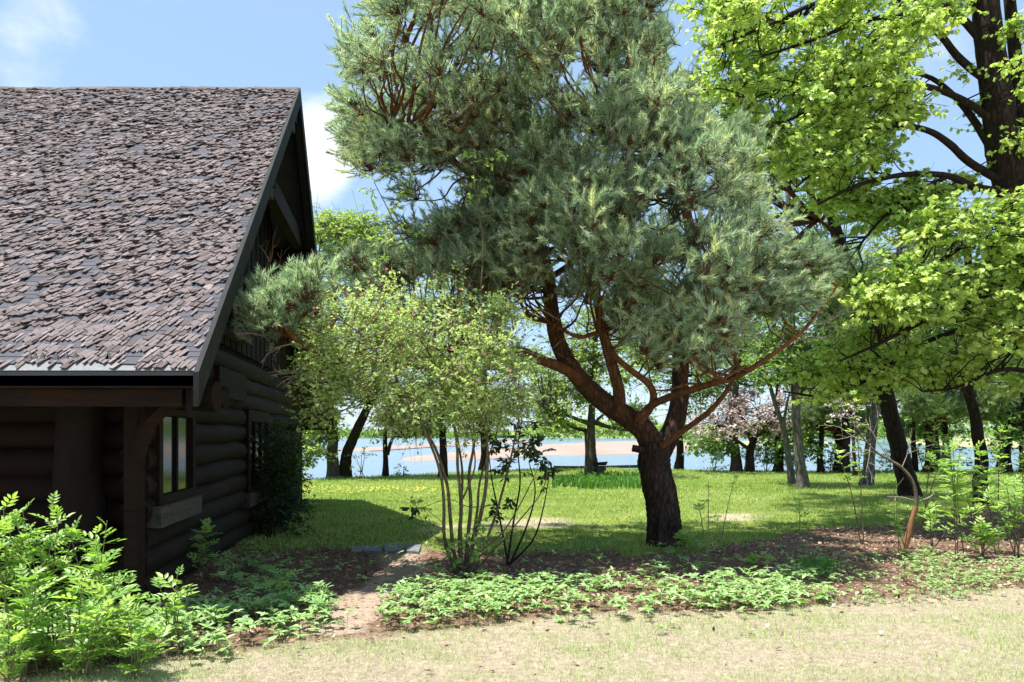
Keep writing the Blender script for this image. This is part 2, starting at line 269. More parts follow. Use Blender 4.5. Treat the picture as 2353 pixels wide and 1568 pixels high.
def bar(name, pts, z, m, label):
    P = smooth_path(pts + [pts[0]], 4)[:-1]; Dp = (CAM - z) * F / (P[:, 1] - HY); V = np.stack([(P[:, 0] - CX) * Dp / F, Dp, np.full(len(P), z)], 1); c = V.mean(0); n = len(V)
    Lo = V + (V - c) * .03; Lo[:, 2] = -1.2; mid = c + (V - c) * .8; mid[:, 2] = z + .12
    b_ = MB(); A = np.vstack([Lo, V, mid, c[None] + [[0, 0, .15]]]); f4 = [[k * n + i, k * n + (i + 1) % n, (k + 1) * n + (i + 1) % n, (k + 1) * n + i] for k in (0, 1) for i in range(n)]; f3 = [[2 * n + i, 2 * n + (i + 1) % n, 3 * n] for i in range(n)]
    b_.addmix(A, f4 + f3); return tag(b_.build(name, m, smooth=False), label, kind='structure')
bar('sandbar', [(925, 1057), (950, 1049), (1100, 1034), (1250, 1022), (1400, 1015), (1560, 1014), (1640, 1022), (1560, 1038), (1400, 1044), (1250, 1047), (1100, 1055)], -.62, M['sand'], 'pale pinkish sandbar lying in the lake')
bar('sandbar', [(700, 1038), (850, 1028), (1000, 1020), (1150, 1012), (1250, 1014), (1150, 1021), (1000, 1027), (850, 1036)], -.6, M['sand'], 'thin far sandbar behind the nearer one')
bar('marsh', [(1480, 1011), (1600, 1012), (1750, 1016), (1900, 1015), (1900, 1020), (1700, 1022), (1500, 1016)], -.55, M['reed'], 'low green marsh strip in the lake')
bar('marsh', [(2060, 1010), (2200, 1008), (2600, 1008), (3000, 1012), (3000, 1030), (2400, 1026), (2150, 1022)], -.5, M['reed'], 'pale reed bed on the right arm of the lake')
# ------------------------------------------------------------------ log cabin
EY, EZ, RY, RZ, FY, FZ = 6.5, 2.13, 13.0, 7.24, 19.5, 2.07          # near eave, ridge, far eave (depth, height)
SK = .14; XL = -12.6
def rakeX(y): return -1.675 - SK * y
def wallX(y): return -2.44 - SK * y
cabin = thing('log_cabin', 'dark log cabin with a steep roof of curling brown shingles', 'cabin', (-6, 12, 0))
SL = math.hypot(RY - EY, RZ - EZ); cp, sp = (RY - EY) / SL, (RZ - EZ) / SL; NRM = np.array([0, -sp, cp])
def slope_pt(u, s_, h=0.): u, s_, h = np.broadcast_arrays(u, s_, h); return np.stack([u + 0 * s_, EY + s_ * cp, EZ + s_ * sp], -1) + h[..., None] * NRM
def roofZ(y): return EZ + (y - EY) * (RZ - EZ) / (RY - EY) if y <= RY else RZ - (y - RY) * (RZ - FZ) / (FY - RY)
g = MB(); pr = []
for (y, z) in ((EY, EZ), (RY, RZ), (FY, FZ)):
    for x in (XL, rakeX(y)): pr.append((x, y, z - .012)); pr.append((x, y, z - .13))
g.add(pr, [[0, 2, 6, 4], [4, 6, 10, 8], [1, 5, 7, 3], [5, 9, 11, 7], [0, 1, 3, 2], [8, 10, 11, 9], [0, 4, 5, 1], [4, 8, 9, 5], [2, 3, 7, 6], [6, 7, 11, 10]], .1)
roof = g.build('roof', M['shingle'], cabin)
def tabmesh(wd, ln, lift, skew, twist, var, base=0.):
    """one curling shingle tab in roof coordinates (x across, y up the slope, z out)"""
    v = []; 
    for k, (t, h) in enumerate(((0, lift), (.45, lift * .28), (1, 0))):
        for sgn in (-1, 1):
            x = sgn * wd / 2 * (1 - .12 * (1 - t) * abs(skew) * 4) + skew * (1 - t) * ln; z = base + h + sgn * twist * (1 - t)
            y = t * ln + (sgn * skew * .25 * ln if k == 0 else 0); v += [(x, y, z + .009), (x, y, z)]
    f = [[0, 2, 6, 4], [4, 6, 10, 8], [1, 5, 7, 3], [0, 1, 3, 2], [0, 4, 5, 1], [2, 3, 7, 6], [4, 8, 9, 5], [6, 7, 11, 10]]
    return np.array(v), f
BR = np.array([[1, 0, 0], [0, cp, sp], list(NRM)]).T              # roof frame columns x, up-slope, normal
tabs = []; row = .085; nr = int(SL / row)
for i in range(nr):
    s0 = i * row; u = XL + rng.random() * .1
    while True:
        flat = noise2(np.array(u), np.array(s0), 3.1, 20) + .4 * rng.normal() > 1.25 or (i > 0 and rng.random() < .09)
        wd = rng.uniform(.12, .26) if flat else rng.uniform(.028, .075)
        if i == 0: flat = False
        lim = rakeX(EY + s0 * cp)
        if lim + .015 - u < .03: break
        wd = min(wd, lim + .015 - u)
        gap = i == 0 and noise2(np.array(u), np.array(0.), 6, 31) + rng.normal() * .2 > .12
        if not gap: tabs.append((u + wd / 2, s0 + rng.normal() * .011 * (i > 0), wd * .97, row * rng.uniform(1.2, 1.6), .004 if flat else abs(rng.normal(.010, .013)), rng.normal(-.38, .22) * (.3 if flat else 1), 0 if flat else rng.normal() * .005, rng.uniform(0, .2) if flat else np.clip(rng.normal(.55, .2), .22, 1), .002 if flat else .006 + rng.random() * .008))
        u += wd
tabs.sort(key=lambda t: (t[1] > 2.2, np.hypot(t[0] - .0, EY + t[1] * cp) if -4.7 < t[0] else 99))
near = [t for t in tabs if t[0] > (0 - CX) * (EY + t[1] * cp) / F][:290]; nearset = set(id(t) for t in near)
g = MB()
for t in tabs:
    if id(t) in nearset: continue
    v, f = tabmesh(t[2], t[3], t[4], t[5], t[6], 0, t[8]); f = [f[0], f[1], f[3], f[4], f[5], f[6], f[7]]
    g.add(v @ BR.T + slope_pt(t[0], t[1]), f, t[7])
tag(g.build('shingles', M['shingle'], roof), kind='stuff')
protos = []
for k in range(14):
    flat = k >= 11; v, f = tabmesh(.1 if not flat else .2, row * rng.uniform(1.2, 1.6), .005 if flat else abs(rng.normal(.009, .009)), rng.normal(-.42, .16) * (.3 if flat else 1), 0 if flat else rng.normal() * .007, 0, .003 if flat else .009)
    g = MB(); g.add(v, f, .1 if flat else np.clip(rng.normal(.55, .2), .25, 1)); protos.append(g.mesh('shingle', M['shingle']))
for t in near:
    me = protos[11 + random.randrange(3)] if t[7] < .2 else protos[random.randrange(11)]
    o = link('shingle', me, roof); p = slope_pt(t[0], t[1]); m4 = Matrix([[*BR[0], p[0]], [*BR[1], p[1]], [*BR[2], p[2]], [0, 0, 0, 1]]) @ Matrix.Diagonal((t[2] / (.2 if t[7] < .2 else .1), 1, 1, 1)); o.matrix_basis = m4
u = XL
while u < rakeX(EY) - .02:                                            # pale starter strips along the eave
    wd = min(rng.uniform(.5, 1.0), rakeX(EY) - u); g = MB(); hexa(g, [tuple(slope_pt(x, s_, h)) for x in (u, u + wd - .004) for s_ in (-.012, .14) for h in (.0, .0045)]); g.build('starter_strip', M['edge_strip'], roof); u += wd
for _ in range(9):                                                    # small upturned pale flaps
    ux = rng.uniform(-4.2, -2.7); g = MB(); a = slope_pt(ux, .125, .01); g.add([a, a + [.05, 0, 0], a + [.035, .0, .075], a + [.03, .03, .06]], [[0, 1, 2], [0, 2, 3], [1, 3, 2]]); g.build('torn_flap', M['edge_strip'], roof)
u = XL
while u < rakeX(RY) - .05:                                            # ridge caps
    wd = min(.3, rakeX(RY) - u + .01); g = MB(); h = rng.uniform(.008, .022); lift = rng.uniform(.0, .02)
    for sg, (ax, az) in ((-1, (-cp * .13, -sp * .13)), (1, (cp * .13, -sp * .13))):
        hexa(g, [(x, y, z + h + (lift if x == u else 0) + (.008 if q else 0)) for x in (u, u + wd * .99) for (y, z) in ((RY, RZ + .01), (RY + ax, RZ + az + .01)) for q in (0, 1)], rng.uniform(.05, .5))
    g.build('ridge_cap', M['shingle'], roof); u += wd
# bargeboards follow the skewed gable plane
def gpt(d, y, z): return (rakeX(y) + d, y, z)
def strip(mb, y0, z0, y1, z1, dep, th, d0=0.):
    hexa(mb, [gpt(d0 + d, y, z - q) for d in (0, th) for (y, z) in ((y0, z0), (y1, z1)) for q in (0, dep)])
g = MB(); strip(g, EY - .06, EZ - .02, RY, RZ + .02, .28, .045, .003); g.build('bargeboard', M['bargeboard'], cabin)
g = MB(); strip(g, RY + .003, RZ + .018, FY + .06, FZ - .03, .28, .045, .003); g.build('bargeboard', M['bargeboard'], cabin)
g = MB(); strip(g, EY + .1, EZ - .17 + .07, RY, RZ - .17, .26, .04, -.1); g.build('rafter', M['vboard'], cabin)
g = MB(); strip(g, RY + .003, RZ - .17, FY - .1, FZ - .1, .26, .04, -.1); g.build('rafter', M['vboard'], cabin)
g = MB(); box(g, XL, rakeX(6.5) - .01, 6.50, 6.54, 1.985, 2.085); g.build('fascia_board', M['board'], cabin)
g = MB(); box(g, XL, rakeX(6.7) - .12, 6.60, 6.78, 1.84, 1.982); g.build('eave_beam', M['board'], cabin)
# logs
def logobj(A, B, r, m, nm='log', seg=12):
    g = MB(); A = np.array(A, float); B = np.array(B, float); n = max(4, int(np.linalg.norm(B - A) / .22)); P = A + (B - A) * np.linspace(0, 1, n)[:, None]; P[:, 2] += .012 * np.sin(np.linspace(0, rng.uniform(2, 9), n) + rng.random() * 6); tube(g, P, r * (1 + .05 * np.sin(np.linspace(0, rng.uniform(3, 14), n) + rng.random() * 6) + rng.normal(0, .02, n)), seg, 0, .035); return g.build(nm, m, cabin, smooth=True)
LH = .245
W1 = (7.56, 8.86); W2 = (12.0, 13.85)
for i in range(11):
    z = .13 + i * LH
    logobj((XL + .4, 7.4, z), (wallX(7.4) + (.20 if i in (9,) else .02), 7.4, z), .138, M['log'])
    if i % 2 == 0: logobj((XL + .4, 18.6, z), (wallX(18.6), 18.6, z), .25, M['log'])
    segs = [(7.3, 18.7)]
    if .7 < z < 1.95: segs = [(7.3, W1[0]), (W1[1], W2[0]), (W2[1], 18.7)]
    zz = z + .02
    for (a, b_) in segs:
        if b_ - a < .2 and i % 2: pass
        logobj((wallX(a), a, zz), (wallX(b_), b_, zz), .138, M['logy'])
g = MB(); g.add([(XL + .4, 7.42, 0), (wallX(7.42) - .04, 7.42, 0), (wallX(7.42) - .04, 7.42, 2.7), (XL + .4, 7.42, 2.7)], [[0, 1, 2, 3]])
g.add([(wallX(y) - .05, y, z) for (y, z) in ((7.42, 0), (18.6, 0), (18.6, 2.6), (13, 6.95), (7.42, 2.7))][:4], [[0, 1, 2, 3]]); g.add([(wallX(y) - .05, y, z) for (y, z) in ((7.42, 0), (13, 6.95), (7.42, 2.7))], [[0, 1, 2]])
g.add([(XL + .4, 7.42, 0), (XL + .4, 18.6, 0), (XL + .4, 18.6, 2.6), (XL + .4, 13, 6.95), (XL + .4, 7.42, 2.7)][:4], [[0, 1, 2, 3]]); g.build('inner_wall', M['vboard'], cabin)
y = 7.5; k = 0
while y < 18.5:                                                       # upright gable boards
    y1 = y + .2; zt0, zt1 = roofZ(y) - .15, roofZ(y1 - .01) - .15; zb = 2.84
    if min(zt0, zt1) > zb + .05:
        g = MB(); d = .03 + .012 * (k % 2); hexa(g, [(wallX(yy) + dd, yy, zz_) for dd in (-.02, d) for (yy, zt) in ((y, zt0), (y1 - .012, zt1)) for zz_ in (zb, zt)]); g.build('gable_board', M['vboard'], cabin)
    y = y1; k += 1
def gbox(mb, y0, y1, z0, z1, d0, d1): hexa(mb, [(wallX(yy) + d, yy, z) for d in (d0, d1) for yy in (y0, y1) for z in (z0, z1)])
def window(y0, y1, z0, z1, sill, mull):
    g = MB(); gbox(g, y0, y1, z0, z1, -.04, .02); wdw = g.build('window', M['vboard'], cabin)
    n = len(mull) + 1; ed = [y0 + .1] + list(mull) + [y1 - .1]
    for i in range(n):
        g = MB(); gbox(g, ed[i] + .035, ed[i + 1] - .035, z0 + .1, z1 - .08, .115, .125); g.build('pane', M['glass'], wdw)
    for (a, b_, c_, d_) in ((y0 - .02, y0 + .1, z0, z1 + .1), (y1 - .1, y1 + .02, z0, z1 + .1), (y0 + .102, y1 - .102, z1 - .07, z1 + .1), (y0 + .102, y1 - .102, z0, z0 + .09)):
        g = MB(); gbox(g, a, b_, c_, d_, .022, .165); g.build('frame', M['board'], wdw)
    for q in mull: g = MB(); gbox(g, q - .035, q + .035, z0 + .092, z1 - .072, .1, .15); g.build('mullion', M['vboard'], wdw)
    if sill: g = MB(); gbox(g, y0 - .12, y1 + .1, z0 - .2, z0 - .003, .03, .21); g.build('sill', M['greywood'], wdw)
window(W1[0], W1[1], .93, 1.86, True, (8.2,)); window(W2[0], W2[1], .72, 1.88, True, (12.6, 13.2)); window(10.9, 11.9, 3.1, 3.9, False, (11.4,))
g = MB(); gbox(g, 10.75, 12.05, 2.96, 3.08, .045, .2); g.build('window_ledge', M['greywood'], cabin)
# corner post, curved brace, purlins, collar beam
g = MB(); box(g, W(297, 0, 7.15)[0], W(327, 0, 7.15)[0], 7.05, 7.2, 0, 2.3); g.build('corner_post', M['board'], cabin)
g = MB(); P = smooth_path([W(312, 1060, 7.0), W(335, 985, 7.0), W(372, 940, 7.0), W(425, 905, 6.95)], 4); tube(g, P, .075, 4, 0, 0); g.build('curved_brace', M['board'], cabin)
g = MB(); P = smooth_path([W(660, 1060, 18.75), W(668, 1010, 18.75), W(690, 972, 18.75), W(724, 945, 18.8)], 4); tube(g, P, .16, 4); g.build('curved_brace', M['vboard'], cabin)
g = MB(); box(g, rakeX(18.8) - .85, rakeX(18.8) - .66, 18.72, 18.9, 0, 2.3); g.build('corner_post', M['board'], cabin)
g = MB(); hexa(g, [(x, yy, z) for x in (XL, rakeX(19.3) - .05) for yy in (19.2, 19.4) for z in (1.72, 2.0)]); g.build('eave_beam', M['vboard'], cabin)
for yy, hh in ((8.55, .26), (10.6, .3), (12.78, .3), (15.3, .3), (17.4, .26)):
    z = roofZ(yy) - .15; g = MB(); hexa(g, [(x, q, zz_) for x in (wallX(yy) - .1, rakeX(yy) - .002) for q in (yy - .09, yy + .09) for zz_ in (z - hh, z - .09)]); g.build('purlin', M['board'], cabin)
    g = MB(); hexa(g, [(rakeX(yy) - .09 + d, q, zz_) for d in (0, .06) for q in (yy - .06, yy + .06) for zz_ in (z - hh - .16, z - .2)]); g.build('drop_peg', M['greywood'], cabin)
g = MB(); hexa(g, [(rakeX(yy) - .35 + d, yy, z) for d in (0, .16) for yy in (10.9, 15.1) for z in (5.12, 5.42)]); g.build('collar_beam', M['board'], cabin)
logobj((wallX(8.9) - .3, 8.75, 2.02), (wallX(8.9) + .55, 8.75, 2.02), .13, M['logy'], 'plate_log')
logobj((wallX(7.45) - .1, 7.75, 1.98), (wallX(7.45) + .62, 7.75, 1.98), .15, M['logy'], 'plate_log')
g = MB(); gbox(g, 9.9, 11.6, 2.08, 2.46, .12, .2); g.build('fascia_board', M['logy'], cabin)
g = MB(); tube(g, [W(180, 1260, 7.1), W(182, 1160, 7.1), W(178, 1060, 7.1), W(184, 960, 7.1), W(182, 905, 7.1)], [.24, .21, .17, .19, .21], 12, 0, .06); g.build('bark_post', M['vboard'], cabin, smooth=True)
# ------------------------------------------------------------------ leaf shapes
OV = np.array([(0, 0, 0), (.35, .25, .07), (.72, .17, .05), (1, 0, -.06), (.72, -.17, .05), (.35, -.25, .07), (.5, 0, -.01)]); OVF = np.array([[0, 6, 1], [1, 6, 2], [2, 6, 3], [3, 6, 4], [4, 6, 5], [5, 6, 0]])
OVN = OV * [1, .78, 1]
RH = np.array([(0, 0, 0), (.5, .30, .1), (1, 0, 0), (.5, -.30, .1)]); RHF = np.array([[0, 2, 1], [0, 3, 2]])
mp_ = [(0, 0), (.08, .30), (.30, .52), (.38, .33), (.66, .42), (.72, .16), (1.02, 0), (.72, -.16), (.66, -.42), (.38, -.33), (.30, -.52), (.08, -.30)]
MPL = np.array([(x, y, .10 * abs(y) * 2 - .12 * x * x) for x, y in mp_] + [(.42, 0, -.03)]); MPF = np.array([[12, (i + 1) % 12, i] for i in range(12)])
def shoot(nn, axis, ln, wd, seed):
    r = np.random.default_rng(seed); t = r.random(nn) ** .8; ph = r.random(nn) * 6.283; an = np.radians(r.normal(38, 12, nn)) * (1.1 - .35 * t); d = np.stack([np.cos(an), np.sin(an) * np.cos(ph), np.sin(an) * np.sin(ph)], 1)
    b = np.stack([t * axis, 0 * t, 0 * t], 1); side = unit(np.cross(d, r.normal(0, 1, (nn, 3)))) * wd / 2; l = ln * r.uniform(.7, 1.15, nn)[:, None]
    v = np.stack([b - side, b + side, b + d * l], 1).reshape(-1, 3); return v, np.arange(nn * 3).reshape(-1, 3)
SHOOTS = [shoot(52, .2, .082, .0078, 50 + k) for k in range(5)]
def rand_dir(n): return unit(rng.normal(0, 1, (n, 3)))
def parts_from(name, tv, tf, mat_, o, fr, sc, var, parent, nmax=290, far=True):
    """the leaves that show largest become objects of their own; returns the mask of the rest"""
    d = o[:, 1] / sc; px = CX + o[:, 0] * F / o[:, 1]; py = HY - (o[:, 2] - CAM) * F / o[:, 1]; d = np.where((px < -5) | (px > 2358) | (py < -5) | (py > 1575), 1e9, d)
    ix = np.argsort(d)[:nmax]; vs_ = np.quantile(var, [.15, .5, .85]); mes = []
    for q in vs_: g = MB(); g.add(tv, tf, q); mes.append(g.mesh(name, mat_))
    for i in ix:
        ob = link(name, mes[int(np.argmin(abs(vs_ - var[i])))], parent); m4 = np.eye(4); m4[:3, :3] = fr[i] * sc[i]; m4[:3, 3] = o[i]; ob.matrix_basis = Matrix(m4.tolist())
    k = np.ones(len(o), bool); k[ix] = False; return k
def depth_var(px, py):
    u = rng.uniform(-1, 1, len(px)); far = np.clip((1330 - px) / 150, 0, 1) * np.clip((py - 150) / 150, 0, 1)
    return YP - 2.0 + 1.1 * far + u * (1.2 - .5 * far)
def sample_poly(poly, n, yc, yt, gap=None):
    poly = np.asarray(poly, float); lo, hi = poly.min(0), poly.max(0); P = []
    while len(P) < n:
        q = lo + rng.random((n * 3, 2)) * (hi - lo); q = q[inpoly(q[:, 0], q[:, 1], poly)]
        if gap is not None: q = q[~gap(q[:, 0], q[:, 1])]
        P = q if len(P) == 0 else np.vstack([P, q])
    P = P[:n]; dep = depth_var(P[:, 0], P[:, 1]) if yc == 0 else yc + rng.uniform(-1, 1, n) * yt; return np.array([W(a, b, c_) for (a, b), c_ in zip(P, dep)])
def connect(mb, cents, skel, r0, r1, var=0., sag=.12, up=.6):
    """curved branches from the nearest skeleton point to each clump centre; returns their points"""
    pts = []
    for c_ in cents:
        dv = skel - c_; cost = np.linalg.norm(dv, axis=1) + np.maximum(0, dv[:, 2]) * up; a = skel[np.argmin(cost)]; L_ = np.linalg.norm(c_ - a)
        if L_ < .05: continue
        m1 = a * .66 + c_ * .34 + rng.normal(0, .05, 3) * L_ + [0, 0, -sag * L_ * .6]; m2 = a * .33 + c_ * .67 + rng.normal(0, .05, 3) * L_ + [0, 0, -sag * L_]
        P = smooth_path([a, m1, m2, c_], 3); k = min(1.6, .5 + L_ * .4); tube(mb, P, np.linspace(r0 * k, r1, len(P)), 5, var, 0, False); pts.append(P)
    return pts
def limb(tree, P, r0, r1, m, nm='limb', seg=10, var=0., rough=.05, mm=5, pw=1.):
    P = smooth_path(P, mm); t = np.linspace(0, 1, len(P)) ** pw; g = MB(); tube(g, P, r0 + (r1 - r0) * t, seg, var if np.isscalar(var) else np.interp(np.linspace(0, 1, len(P)), [0, 1], var), rough); g.build(nm, m, tree, smooth=True); return P
def flare(tree, P, r0, r1, m, seg=24, var=0., rough=.06, fl=1.35, nm='trunk'):
    P = smooth_path(P, 14); n = len(P); t = np.linspace(0, 1, n); r = r0 + (r1 - r0) * t; z = P[:, 2] - P[0, 2]; r = r * (1 + (fl - 1) * np.exp(-z / .22)); P[:, 2] -= np.where(t == 0, .12, 0)
    g = MB(); tube(g, P, r, seg, var if np.isscalar(var) else np.interp(t, [0, 1], var), rough); g.build(nm, m, tree, smooth=True); return P
# ------------------------------------------------------------------ the big pine
YP = 11.7
def Wp(*pts): return [W(p[0], p[1], YP + (p[2] if len(p) > 2 else 0)) for p in pts]
pine = thing('pine_tree', 'large spreading pine with forked orange-brown limbs in the middle of the yard', 'tree', G(1530, 1251))
sk = []
sk.append(flare(pine, Wp((1530, 1255), (1524, 1190), (1514, 1120), (1503, 1060), (1503, 1015)), .235, .225, M['pinebark'], 48, (0, .05), .075, 1.22))
sk.append(limb(pine, Wp((1508, 1040), (1480, 990), (1440, 958), (1390, 925), (1340, 880), (1300, 825), (1278, 770), (1266, 700), (1258, 630), (1240, 560), (1215, 470), (1200, 380), (1198, 260), (1225, 120), (1240, -40)), .185, .045, M['pinebark'], 'limb', 28, (.12, .75), .06, 8, .8))
sk.append(limb(pine, Wp((1512, 1050, .05), (1545, 985, .2), (1562, 920, .3), (1563, 850, .4), (1575, 740, .5), (1600, 620, .6), (1580, 500, .6), (1540, 320, .6), (1510, 120, .5), (1480, -60, .5)), .17, .04, M['pinebark'], 'limb', 28, (0, .6), .06, 8, .85))
sk.append(limb(pine, Wp((1340, 880, -.05), (1300, 850, -.2), (1250, 830, -.3), (1190, 808, -.4), (1090, 812, -.5), (1000, 838, -1.), (900, 836, -1.6), (800, 834, -2.3), (725, 805, -2.9), (670, 770, -3.2), (635, 700, -3.4), (612, 660, -3.5)), .085, .018, M['pinebark'], 'limb', 10, (.6, 1), .05))
sk.append(limb(pine, Wp((1425, 955, -.1), (1420, 890, -.2), (1395, 800, -.2), (1382, 740, -.2), (1362, 640, -.3), (1345, 540, -.4), (1335, 430, -.4), (1350, 330, -.4)), .095, .03, M['pinebark'], 'limb', 12, (.35, .9)))
sk.append(limb(pine, Wp((1470, 970, -.2), (1500, 925, -.35), (1492, 885, -.45), (1445, 848, -.5), (1408, 812, -.5), (1385, 765, -.5), (1330, 775, -.5), (1270, 745, -.5)), .06, .022, M['pinebark'], 'limb', 10, (.7, 1)))
sk.append(limb(pine, Wp((1465, 965, -.2), (1500, 930, -.4), (1560, 905, -.7), (1640, 880, -1.), (1700, 862, -1.2), (1760, 825, -1.3), (1840, 765, -1.4), (1890, 705, -1.5), (1925, 655, -1.6)), .062, .014, M['pinebark'], 'limb', 10, (.5, .9)))
sk.append(limb(pine, Wp((1515, 1030, -.15), (1570, 990, -.35), (1630, 945, -.6), (1672, 895, -.8), (1690, 850, -.95), (1683, 800, -1.), (1655, 755, -1.), (1680, 705, -1.1), (1725, 680, -1.2)), .045, .013, M['pinebark'], 'limb', 9, (.8, .6)))
limb(pine, Wp((1500, 1040, -.1), (1475, 1034, -.15), (1453, 1030, -.15)), .06, .05, M['pinebark'], 'branch_stub', 10)
sk.append(limb(pine, Wp((1262, 640), (1320, 600, -.5), (1400, 520, -1.), (1440, 400, -1.4), (1450, 330, -1.6)), .05, .015, M['pinebark'], 'limb', 8, (.6, 1)))
sk.append(limb(pine, Wp((1215, 470), (1120, 430, -.4), (1020, 350, -.9), (960, 300, -1.2), (900, 280, -1.3)), .06, .015, M['pinebark'], 'limb', 8, (.6, 1)))
sk.append(limb(pine, Wp((1200, 330), (1130, 250, -.4), (1000, 160, -.8), (900, 100, -1.)), .05, .015, M['pinebark'], 'limb', 8, (.6, 1)))
sk.append(limb(pine, Wp((1590, 560, .5), (1640, 480, .2), (1680, 400, -.2), (1700, 350, -.5)), .05, .015, M['pinebark'], 'limb', 8, (.6, 1)))
sk.append(limb(pine, Wp((1205, 200), (1260, 130, -.6), (1340, 60, -1.2), (1420, 20, -1.5)), .05, .015, M['pinebark'], 'limb', 8, (.6, 1)))
skel = np.vstack([p[len(p) // 4:] for p in sk[1:]])
poly = [(808, 200), (815, 90), (865, 40), (905, -60), (1000, -110), (1480, -110), (1500, 10), (1515, 130), (1510, 210), (1590, 275), (1690, 320), (1730, 400), (1755, 500), (1745, 590), (1740, 660), (1700, 720), (1660, 800), (1560, 840), (1440, 800), (1400, 720), (1330, 700), (1290, 640), (1190, 690), (1100, 680), (1010, 650), (955, 590), (950, 490), (895, 425), (850, 405), (820, 360), (802, 300)]
holes = [(1030, 445, 40), (1160, 560, 10), (1310, 640, 10), (1290, 680, 26), (1380, 700, 24), (985, 505, 14), (1330, 350, 4), (1520, 640, 8), (1090, 310, 2)]
def gap(px, py):
    r = np.zeros(len(px), bool)
    for (a, b, c_) in holes: r |= (px - a) ** 2 + (py - b) ** 2 < (c_ + 22) ** 2
    return r
cen = np.vstack([sample_poly(poly, 330, 0, 1, gap), sample_poly([(1000, 330), (1180, 300), (1420, 330), (1440, 640), (1340, 700), (1180, 660), (1000, 620), (960, 540)], 95, 0, 1, gap), sample_poly(poly, 120, YP + .3, .8, gap), sample_poly(poly, 60, YP + 1.6, .5, gap)])
def cl(*a): return np.array([W(p[0], p[1], YP + p[2]) for p in a])
cen2 = np.vstack([sample_poly([(1420, 650), (1740, 640), (1700, 740), (1620, 850), (1480, 850), (1400, 760)], 75, YP - .3, 1.2), sample_poly([(1050, 600), (1240, 580), (1400, 640), (1380, 700), (1230, 710), (1070, 700)], 22, YP - .3, .8),
                  sample_poly([(1735, 620), (1800, 590), (1900, 600), (1930, 640), (1900, 690), (1800, 740), (1730, 720)], 13, YP - 1.4, .4)])
cen3 = np.vstack([sample_poly([(610, 700), (650, 680), (725, 670), (750, 730), (725, 780), (655, 780), (625, 750)], 12, YP - 3.35, .2), sample_poly([(590, 735), (630, 730), (650, 770), (600, 765)], 4, YP - 3.4, .15), sample_poly([(720, 640), (820, 600), (930, 560), (960, 650), (850, 690), (740, 690)], 16, YP - .3, .6)])
def pine_crown(tree, cents, skel, nper, R, m, upw=.55, mtw=M['pinebark'], conn=(.02, .007), thin=1., lab='foliage'):
    tw = MB(); nd = MB(); pts = connect(tw, cents, skel, conn[0], conn[1], .5, .1, .5); cc = skel.mean(0)
    for c_ in cents:
        n = max(4, int(rng.normal(nper, nper * .18))); ax = unit(np.array([(c_ - cc)[0], (c_ - cc)[1], 0]) * .25 + [0, -.12, upw])
        d = unit(rng.normal(0, .75, (n, 3)) + ax * 1.0); o = c_ + unit(rng.normal(0, 1, (n, 3))) * (rng.random((n, 1)) ** .6) * R * np.array([1, 1, .8]) * .8 + ax * R * .3
        k = rng.integers(0, 5, n); v = np.clip(rng.normal(.5, .2, n) + rng.normal(0, .17), 0, .93); v = np.where(rng.random(n) < .05, .97, v); fr = frames(d, rng.normal(0, 1, (n, 3))); sc = rng.uniform(.75, 1.15, n) * thin
        for q in range(5):
            z = k == q; inst(nd, SHOOTS[q][0], SHOOTS[q][1], o[z], fr[z], sc[z], v[z])
        twigs(tw, c_ + (o - c_) * .05, o + d * .03, .0055, .004, .35, .12); twigs(tw, o, o + d * .2, .004, .003, .3, .03)
    tag(tw.build('branches', mtw, tree), kind='stuff'); tag(nd.build(lab, m, tree), kind='stuff')
pine_crown(pine, np.vstack([cen, cen2]), skel, 27, .36, M['needle'])
pine_crown(pine, cen3, sk[3][len(sk[3]) // 2:], 27, .34, M['needle'])
# bare grey twigs inside and under the crown, dead brush at the limb tips
g = MB()
def deadfan(start, d, L_, n, depth=3, r=.01):
    st = [(np.array(start), unit(np.array(d, float)), L_, r)]
    for lv in range(depth):
        nx_ = []
        for (p, dd, l, rr) in st:
            e = p + dd * l; m1 = p + dd * l * .5 + rng.normal(0, .05, 3) * l; tube(g, [p, m1, e], [rr, rr * .8, rr * .6], 4, .2)
            for _ in range(n if lv == 0 else 2): q = p + (e - p) * rng.uniform(.4, 1); nx_.append((q, unit(dd + rng.normal(0, .55, 3)), l * .62, rr * .6))
        st = nx_
for _ in range(170):
    p = skel[rng.integers(len(skel))]
    if p[2] > 5.2: continue
    deadfan(p, rng.normal(0, 1, 3) + [0, 0, -.1], rng.uniform(.25, .55), 3, 3, .005)
tag(g.build('dead_twigs', M['darkbark'], pine), kind='stuff')
g = MB()
for (a, b, dp, dx, dz, l) in ((675, 790, -3.2, -.9, -.25, .3), (690, 845, -3., -.9, -.35, .2), (700, 860, -3., -1, -.3, .2), (1690, 860, -1.1, .2, 1, .6), (1683, 800, -1., -.8, .35, .5), (1760, 825, -1.3, .8, .5, .7), (1655, 755, -1., .2, 1, .35), (1840, 765, -1.4, .9, .4, .6), (1720, 800, -1.2, .6, .7, .5), (1260, 965, -1.0, -.9, -.05, .35), (1280, 960, -1., -1, .1, .3), (1670, 720, -1., .9, .5, .5), (600, 770, -3.4, -1, .1, .18)):
    deadfan(W(a, b, YP + dp), (dx, -.1, dz), l, 4, 3, .008)
tag(g.build('bare_twigs', M['twig'], pine), kind='stuff')
def cone(p, s=.045):
    tpl = MB(); P = np.array([(0, 0, 0), (0, 0, s * .4), (0, 0, s), (0, 0, s * 1.4)]); tube(tpl, P + p, [s * .35, s * .5, s * .35, s * .08], 7, .2, .25); return tpl
for (a, b, dp) in ((1850, 655, -1.7), (1700, 835, -1.2), (1310, 435, -1.9)): cone(W(a, b, YP + dp)).build('pine_cone', M['darkbark'], pine)
